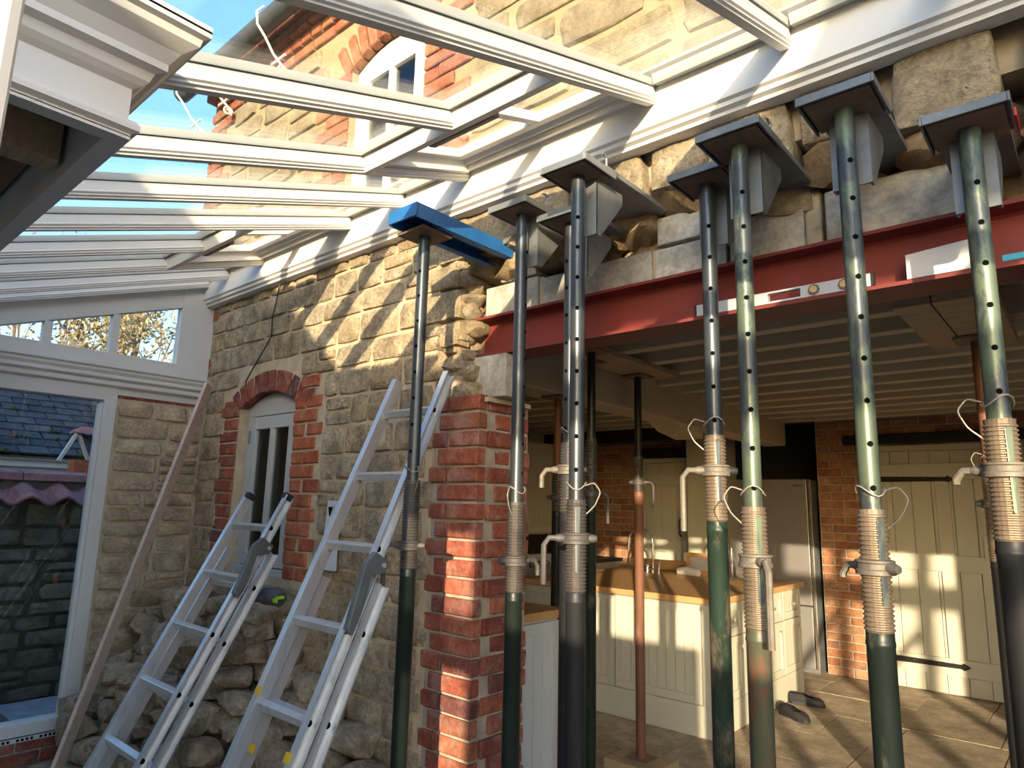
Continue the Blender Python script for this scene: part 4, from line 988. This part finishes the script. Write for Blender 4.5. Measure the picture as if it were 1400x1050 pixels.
# range cooker and units along the side wall
rc = thing('range_cooker', (-4.7, 5.25, 0), 'stainless range cooker with twin control knobs by the side wall', 'cooker')
part('body', MB().box(-5.19, -4.32, 4.9, 5.62, .1, .92), 'fridge_steel', rc, bevel=.005); part('control_panel', MB().box(-4.36, -4.30, 4.9, 5.62, .80, 1.03), 'fridge_steel', rc, bevel=.006)
for y in (5.02, 5.14, 5.28, 5.40, 5.52):
    k_ = part('knob', MB().tube([(-4.30, y, .93), (-4.265, y, .93)], [.024, .02], 12), 'chrome', rc, True); part('knob_collar', MB().tube([(-4.301, y, .93), (-4.292, y, .93)], .032, 12), 'black_plastic', k_)
od = part('oven_door', MB().box(-4.32, -4.305, 4.95, 5.57, .2, .77), 'fridge_steel', rc); part('oven_glass', MB().box(-4.306, -4.30, 5.03, 5.49, .3, .62), 'black_plastic', od); part('oven_rail', MB().tube([(-4.26, 4.98, .72), (-4.26, 5.54, .72)], .010, 8), 'chrome', od, True)
bc2 = thing('base_cabinet', (-4.75, 6.35, 0), 'cream base cabinet with black worktop in the far corner', 'cabinet')
part('carcass', MB().box(-5.19, -4.40, 5.64, 7.08, 0, .88), 'kitchen_paint', bc2); part('worktop', MB().box(-5.19, -4.37, 5.64, 7.08, .882, .92), 'black_paint', bc2)
for a, b in ((5.66, 6.12), (6.14, 6.6)): panel_face(bc2, a, b, .1, .87, 'y', -4.40, 1, 'kitchen_paint', (a+.06, .7))
part('splashback', MB().box(-5.195, -5.17, 4.6, 7.08, .925, 1.16), 'black_paint', wb)
wc = thing('wall_cabinet', (-5.0, 5.3, 1.22), 'tall cream wall cabinet with recessed doors above the range', 'cabinet')
part('carcass', MB().box(-5.19, -4.87, 4.2, 6.4, 1.20, 2.22), 'kitchen_paint', wc)
for a, b in ((4.22, 4.72), (4.74, 5.26), (5.28, 5.8), (5.82, 6.38)): panel_face(wc, a, b, 1.22, 2.20, 'y', -4.87, 1, 'kitchen_paint', None)
part('shelf_ledge', MB().box(-4.87, -4.75, 5.2, 5.75, 1.70, 1.74), 'timber_brown', wc)
# dark shoes on the floor
def shoe(x, y, a, label, roll=0):
    t = thing('shoe', (x, y, 0), label, 'shoe', 'dark shoes on the kitchen floor'); c, s = math.cos(a), math.sin(a)
    def tr(u, v): return (x + u*c - v*s, y + u*s + v*c)
    out = [(-.13, -.03), (-.10, -.042), (0, -.036), (.08, -.048), (.125, -.03), (.135, 0), (.125, .03), (.08, .045), (0, .036), (-.10, .042), (-.13, .03)]
    part('sole', MB().prism([(*tr(u, v), .001) for u, v in out], (0, 0, .022)), 'black_plastic', t)
    up = MB(); rings = [(1.0, .022), (.96, .045), (.86, .065), (.70, .078)]; vs = []; fs = []; n = len(out)
    for sc, z in rings:
        for u, v in out: vs.append((*tr(u*sc - (1-sc)*.10, v*sc), z if u < .05 else min(z, .06)))
    for i in range(3):
        for j in range(n): fs.append((i*n+j, i*n+(j+1) % n, (i+1)*n+(j+1) % n, (i+1)*n+j))
    up.add(vs, fs); part('upper', up, 'black_plastic', t, True)
    part('insole', MB().prism([(*tr(u*.68-.032, v*.66), .03) for u, v in out], (0, 0, .012)), 'black_plastic', t)
shoe(-1.93, 5.86, .15, 'dark slip-on shoe lying flat at the foot of the island'); shoe(-1.88, 5.42, -.5, 'dark shoe tipped forward on the sunlit flagstones')

# ================================================================== OUTSIDE, BEYOND THE END WALL
gw = thing('garden_wall', (-6.3, 2.0, -.14), 'dark mossy rubble garden wall with pantile coping', 'wall')
part('wall_core', MB().box(-6.55, -6.215, -1.9, 6, -.14, 1.48).box(-6.55, -6.30, -1.9, 6, 1.48, 1.64), 'mortar_dark', gw)
rubble(gw, 'stone', .6, 3.2, -.14, 1.44, lambda u, z: (-6.2, u, z), (.10, .16), (.2, .42), 'garden_stone', (), gap=.02, d=.08, bulge=.022, rot=R_(90), jit=.10, seed=51)
y = -.2
while y < 3.6:                                # wavy pantiles, each its own tile
    vs = []; fs = []; n = 10
    for i in range(n+1):
        t_ = i/n; yy = y + .235*t_; dz = .03*math.sin(2*math.pi*t_)
        for (xx, zz) in ((-6.02, 1.455), (-6.42, 1.60)): vs += [(xx, yy, zz+dz), (xx, yy, zz+dz-.016)]
    for i in range(n):
        a = 4*i; fs += [(a, a+4, a+6, a+2), (a+1, a+3, a+7, a+5), (a, a+1, a+5, a+4), (a+2, a+6, a+7, a+3)]
    part('coping_tile', MB().add(vs, fs), 'pantile', gw, True, at=(-6.2, y+.12, 1.5)); y += .235
y = -.3
while y < 3.8: part('ridge_tile', MB().prism([(-6.28, y, 1.60), (-6.30, y, 1.655), (-6.42, y, 1.68), (-6.54, y, 1.655), (-6.56, y, 1.60)], (0, .44, 0)), 'pantile', gw, at=(-6.42, y+.2, 1.64)); y += .45
single('paving_slab', MB().box(-6.13, -5.55, 1.48, 2.0, -.135, .0), 'slab_blue', 'pale blue-grey slab lying at the foot of the garden wall', 'slab')
dm = MB()
for k in range(26): 
    r_ = random.Random(k); c = (-5.9+r_.uniform(0, .5), 1.0+r_.uniform(0, .45)); dm.box(c[0], c[0]+r_.uniform(.04, .12), c[1], c[1]+r_.uniform(.04, .12), -.14, -.14+r_.uniform(.02, .12))
tag(part('debris', dm, 'soil'), 'loose dark debris beside the slab outside', 'debris', kind='stuff')
ob = thing('outbuilding', (-10.5, 3, -.14), 'slate-roofed outbuilding beyond the garden wall', 'building')
part('wall', MB().box(-13.5, -9.3, -4, 12, -.14, 1.86), 'render_cream', ob); part('fascia', MB().box(-9.3, -9.24, -4, 12, 1.80, 1.90), 'white_paint', ob)
part('gutter_strip', MB().box(-9.26, -9.18, -4, 12, 1.875, 1.905), 'render_cream', ob)
sl0 = Vector((-9.15, 0, 1.92)); sd = Vector((-1.9, 0, 1.02)).normalized(); L_ = 2.15; sn = Vector((-sd.z*-1, 0, -sd.x)).normalized()
part('roof_deck', MB().prism([(-9.15, -4, 1.90), (-9.15-1.9, -4, 2.93), (-13.6, -4, 1.90)], (0, 16, 0)), 'mortar_dark', ob)
rs = random.Random(8); gauge = .205
for row in range(11):
    yy = .9 + (.15 if row % 2 else 0)
    while yy < 4.6:
        w = .30; p = sl0 + sd*(gauge*row) + sn*.02; p.y = yy + w/2
        q = p + sd*(gauge+.09); th = .012+rs.random()*.008
        me = part('slate', MB().bar(p + sn*.012, q - sn*.006, w-.010-rs.random()*.012, th, sn), 'slate', ob, at=p); yy += w
part('ridge', MB().bar((-11.05, -4, 2.95), (-11.05, 12, 2.95), .22, .08), 'slate', ob)
rr2 = random.Random(12); ms = MB()
for k in range(40):
    row = rr2.randrange(11); c = sl0 + sd*(gauge*row+.02) + sn*.045; c.y = rr2.uniform(1.0, 4.4)
    for j in range(3):
        q = c + Vector((rr2.uniform(-.03, .03), rr2.uniform(-.07, .07), 0)); ms.tube([q - Vector((0, .03, .02)), q + Vector((0, 0, .0)), q + Vector((0, .03, -.02))], [.008, .03, .008], 6)
mo = part('moss_clumps', ms, 'moss', ob); mo['kind'] = 'stuff'
pc = thing('porch', (-8.0, 2.4, -.14), 'small gabled porch with red ridge tile and cream bargeboards', 'porch')
part('pier', MB().box(-8.05, -7.85, 2.28, 2.44, -.14, 1.85), 'brick_orange', pc)
for s in (-1, 1): part('bargeboard', MB().bar((-7.98+s*.0, 2.31, 2.14), (-7.98, 2.31+s*.14, 1.83), .03, .05, Vector((1, 0, 0))), 'render_cream', pc)
part('ridge_tile', MB().prism([(-7.98, 2.25, 2.12), (-7.98, 2.31, 2.18), (-7.98, 2.37, 2.12)], (-.1, 0, 0)).prism([(-8.02, 2.27, 2.14), (-7.9, 2.31, 2.19), (-7.84, 2.31, 2.12)], (0, 1.2, 0)), 'pantile', pc)
part('side_slates', MB().prism([(-8.0, 2.36, 2.12), (-7.78, 2.40, 1.88), (-7.78, 3.4, 1.88), (-8.0, 3.4, 2.12)], (-.02, 0, -.02)), 'slate', pc)
# trees
def tree(x, y, h, seed, label, leaf, nleaf, spread, name='tree', lsize=.13, group='trees beyond the garden wall'):
    r = random.Random(seed); t = thing(name, (x, y, -.14), label, 'tree', group); m = MB(); tips = []
    def grow(p, d, ln, rad, lev):
        n = 3; pts = [p]; q = p
        for i in range(n):
            d = (d + Vector((r.gauss(0, .16), r.gauss(0, .16), r.gauss(0, .08)+.04))).normalized(); q = q + d*ln/n; pts.append(q)
        m.tube(pts, [rad*(1-.45*i/n) for i in range(n+1)], 5 if lev > 1 else 8, caps=False)
        if lev >= 3: tips.extend(pts[1:])
        if lev < 5:
            for k in range(3 if lev < 4 else 2):
                a = r.uniform(0, 6.28); s = Vector((math.cos(a), math.sin(a), r.uniform(-.1, .7)))*spread
                grow(pts[-1-(k % 2)], (d + s).normalized(), ln*r.uniform(.58, .8), rad*.55, lev+1)
    grow(Vector((x, y, -.14)), Vector((0, 0, 1)), h*.30, h*.022, 0)
    part('branches', m, 'bark', t, True)
    vs = []; fs = []
    for k in range(nleaf):
        c = r.choice(tips) + Vector((r.gauss(0, .22), r.gauss(0, .22), r.gauss(0, .22)))
        a = Vector((r.gauss(0, 1), r.gauss(0, 1), r.gauss(0, 1))).normalized(); b = a.orthogonal().normalized(); s = lsize*r.uniform(.5, 1.1); o = len(vs)
        vs += [c - a*s, c + b*s*.45, c + a*s, c - b*s*.45]; fs.append((o, o+1, o+2, o+3))
    me = bpy.data.meshes.new('foliage'); me.from_pydata([tuple(v - t.location) for v in vs], [], fs); f = link('foliage', me, leaf, t); f['kind'] = 'stuff'
tree(-19.5, 4.3, 10, 1, 'thinning yellow-leaved tree behind the ridge of the outbuilding', 'leaf_autumn', 2600, .75, lsize=.075)
tree(-18.5, 7.2, 9, 2, 'taller bare-topped autumn tree beside the house corner', 'leaf_autumn', 2400, .8, lsize=.075)
tree(-23, 6.0, 11, 3, 'olive-leaved tree further off between the autumn trees', 'leaf_autumn', 2600, .8, lsize=.085)
tree(-17, 10.5, 9, 4, 'autumn tree half hidden behind the house corner', 'leaf_autumn', 2400, .8, lsize=.075)
for i, (x, y) in enumerate([(-17, 2.6), (-17.2, 4.6), (-17, 6.6), (-17, .6)]):
    tree(x, y, 4.2+.2*i, 20+i, ['round green shrub behind the slate roof, first from the porch', 'green shrub with yellowing leaves behind the slate roof', 'loose green shrub behind the slate roof by the house corner', 'green shrub at the open end of the slate roof'][i], 'leaf_green', 2600, .9, 'shrub', .14, 'shrubs behind the outbuilding')

# ================================================================== BEHIND THE CAMERA: unseen blockers added to shape sun and shade in the room
og = thing('sun_blocker_gable', (-1.6, -2.1, -.14), 'unseen gabled sun blocker added behind the camera', 'building')  # invented building, outlined to cast the shade edge on the house wall
part('blocker_gable', MB().prism([(.40, -2.1, -.14), (.40, -2.1, 2.88), (-.33, -2.1, 2.88), (-4.3, -2.1, 6.1), (-8.6, -2.1, 2.9), (-8.6, -2.1, -.14)], (0, -.25, 0)), 'limestone_lump', og)
part('roof', MB().prism([(-.38, -2.12, 2.80), (-4.3, -2.12, 5.98), (-8.6, -2.12, 2.80), (-8.6, -2.12, 2.90), (-4.3, -2.12, 6.09), (-.35, -2.12, 2.88)], (0, -3.2, 0)), 'slate', og)
sh = thing('sun_blocker_frame', (2.4, -2.1, -.14), 'unseen timber frame added behind the camera to shape the sunlight', 'sun blocker')  # invented frame, outlined to shade the steel and let sun in below
part('blocker_outline', MB().prism([(.46, -2.1, 2.70), (.50, -2.1, 2.81), (.61, -2.1, 2.94), (.77, -2.1, 3.13), (1.25, -2.1, 3.25), (1.96, -2.1, 3.62), (2.3, -2.1, 4.25), (3.6, -2.1, 5.2), (5.6, -2.1, 3.9), (5.6, -2.1, 3.02), (1.3, -2.1, 3.02), (.9, -2.1, 2.70)], (0, -.10, 0)), 'timber_raw', sh)
part('blocker_rail', MB().box(.40, .62, -2.18, -2.1, 2.19, 2.48), 'timber_raw', sh); part('blocker_rail', MB().box(.40, .62, -2.18, -2.1, 1.66, 1.86), 'timber_raw', sh)  # rails added to break up the sun patch on the brick pier
part('blocker_beam', MB().box(.40, 5.6, -2.18, -2.1, 2.48, 2.68), 'timber_raw', sh)
for x in (.62, 1.98, 2.52, 3.0, 3.62, 4.3): part('post', MB().box(x, x+.09, -2.18, -2.10, -.14, 3.02), 'timber_raw', sh)
for a, b in (((2.0, 1.9), (2.6, 2.5)), ((3.05, 1.6), (3.7, 2.5)), ((3.7, 1.5), (4.3, 2.3))): part('blocker_brace', MB().bar((a[0], -2.14, a[1]), (b[0], -2.14, b[1]), .06, .06, Vector((0, 1, 0))), 'timber_raw', sh)
part('blocker_low_board', MB().box(.40, 5.6, -2.18, -2.12, -.14, 1.22), 'timber_raw', sh)
ls = thing('sun_blocker_slats', (1.3, -2.5, -.14), 'unseen slatted screen added behind the camera to block low sun', 'log store')  # invented screen keeping low sun off the props and island
for k in range(9): part('slat', MB().box(.70, 1.98, -2.34, -2.30, -.1+.222*k, .115+.222*k), 'timber_brown', ls)
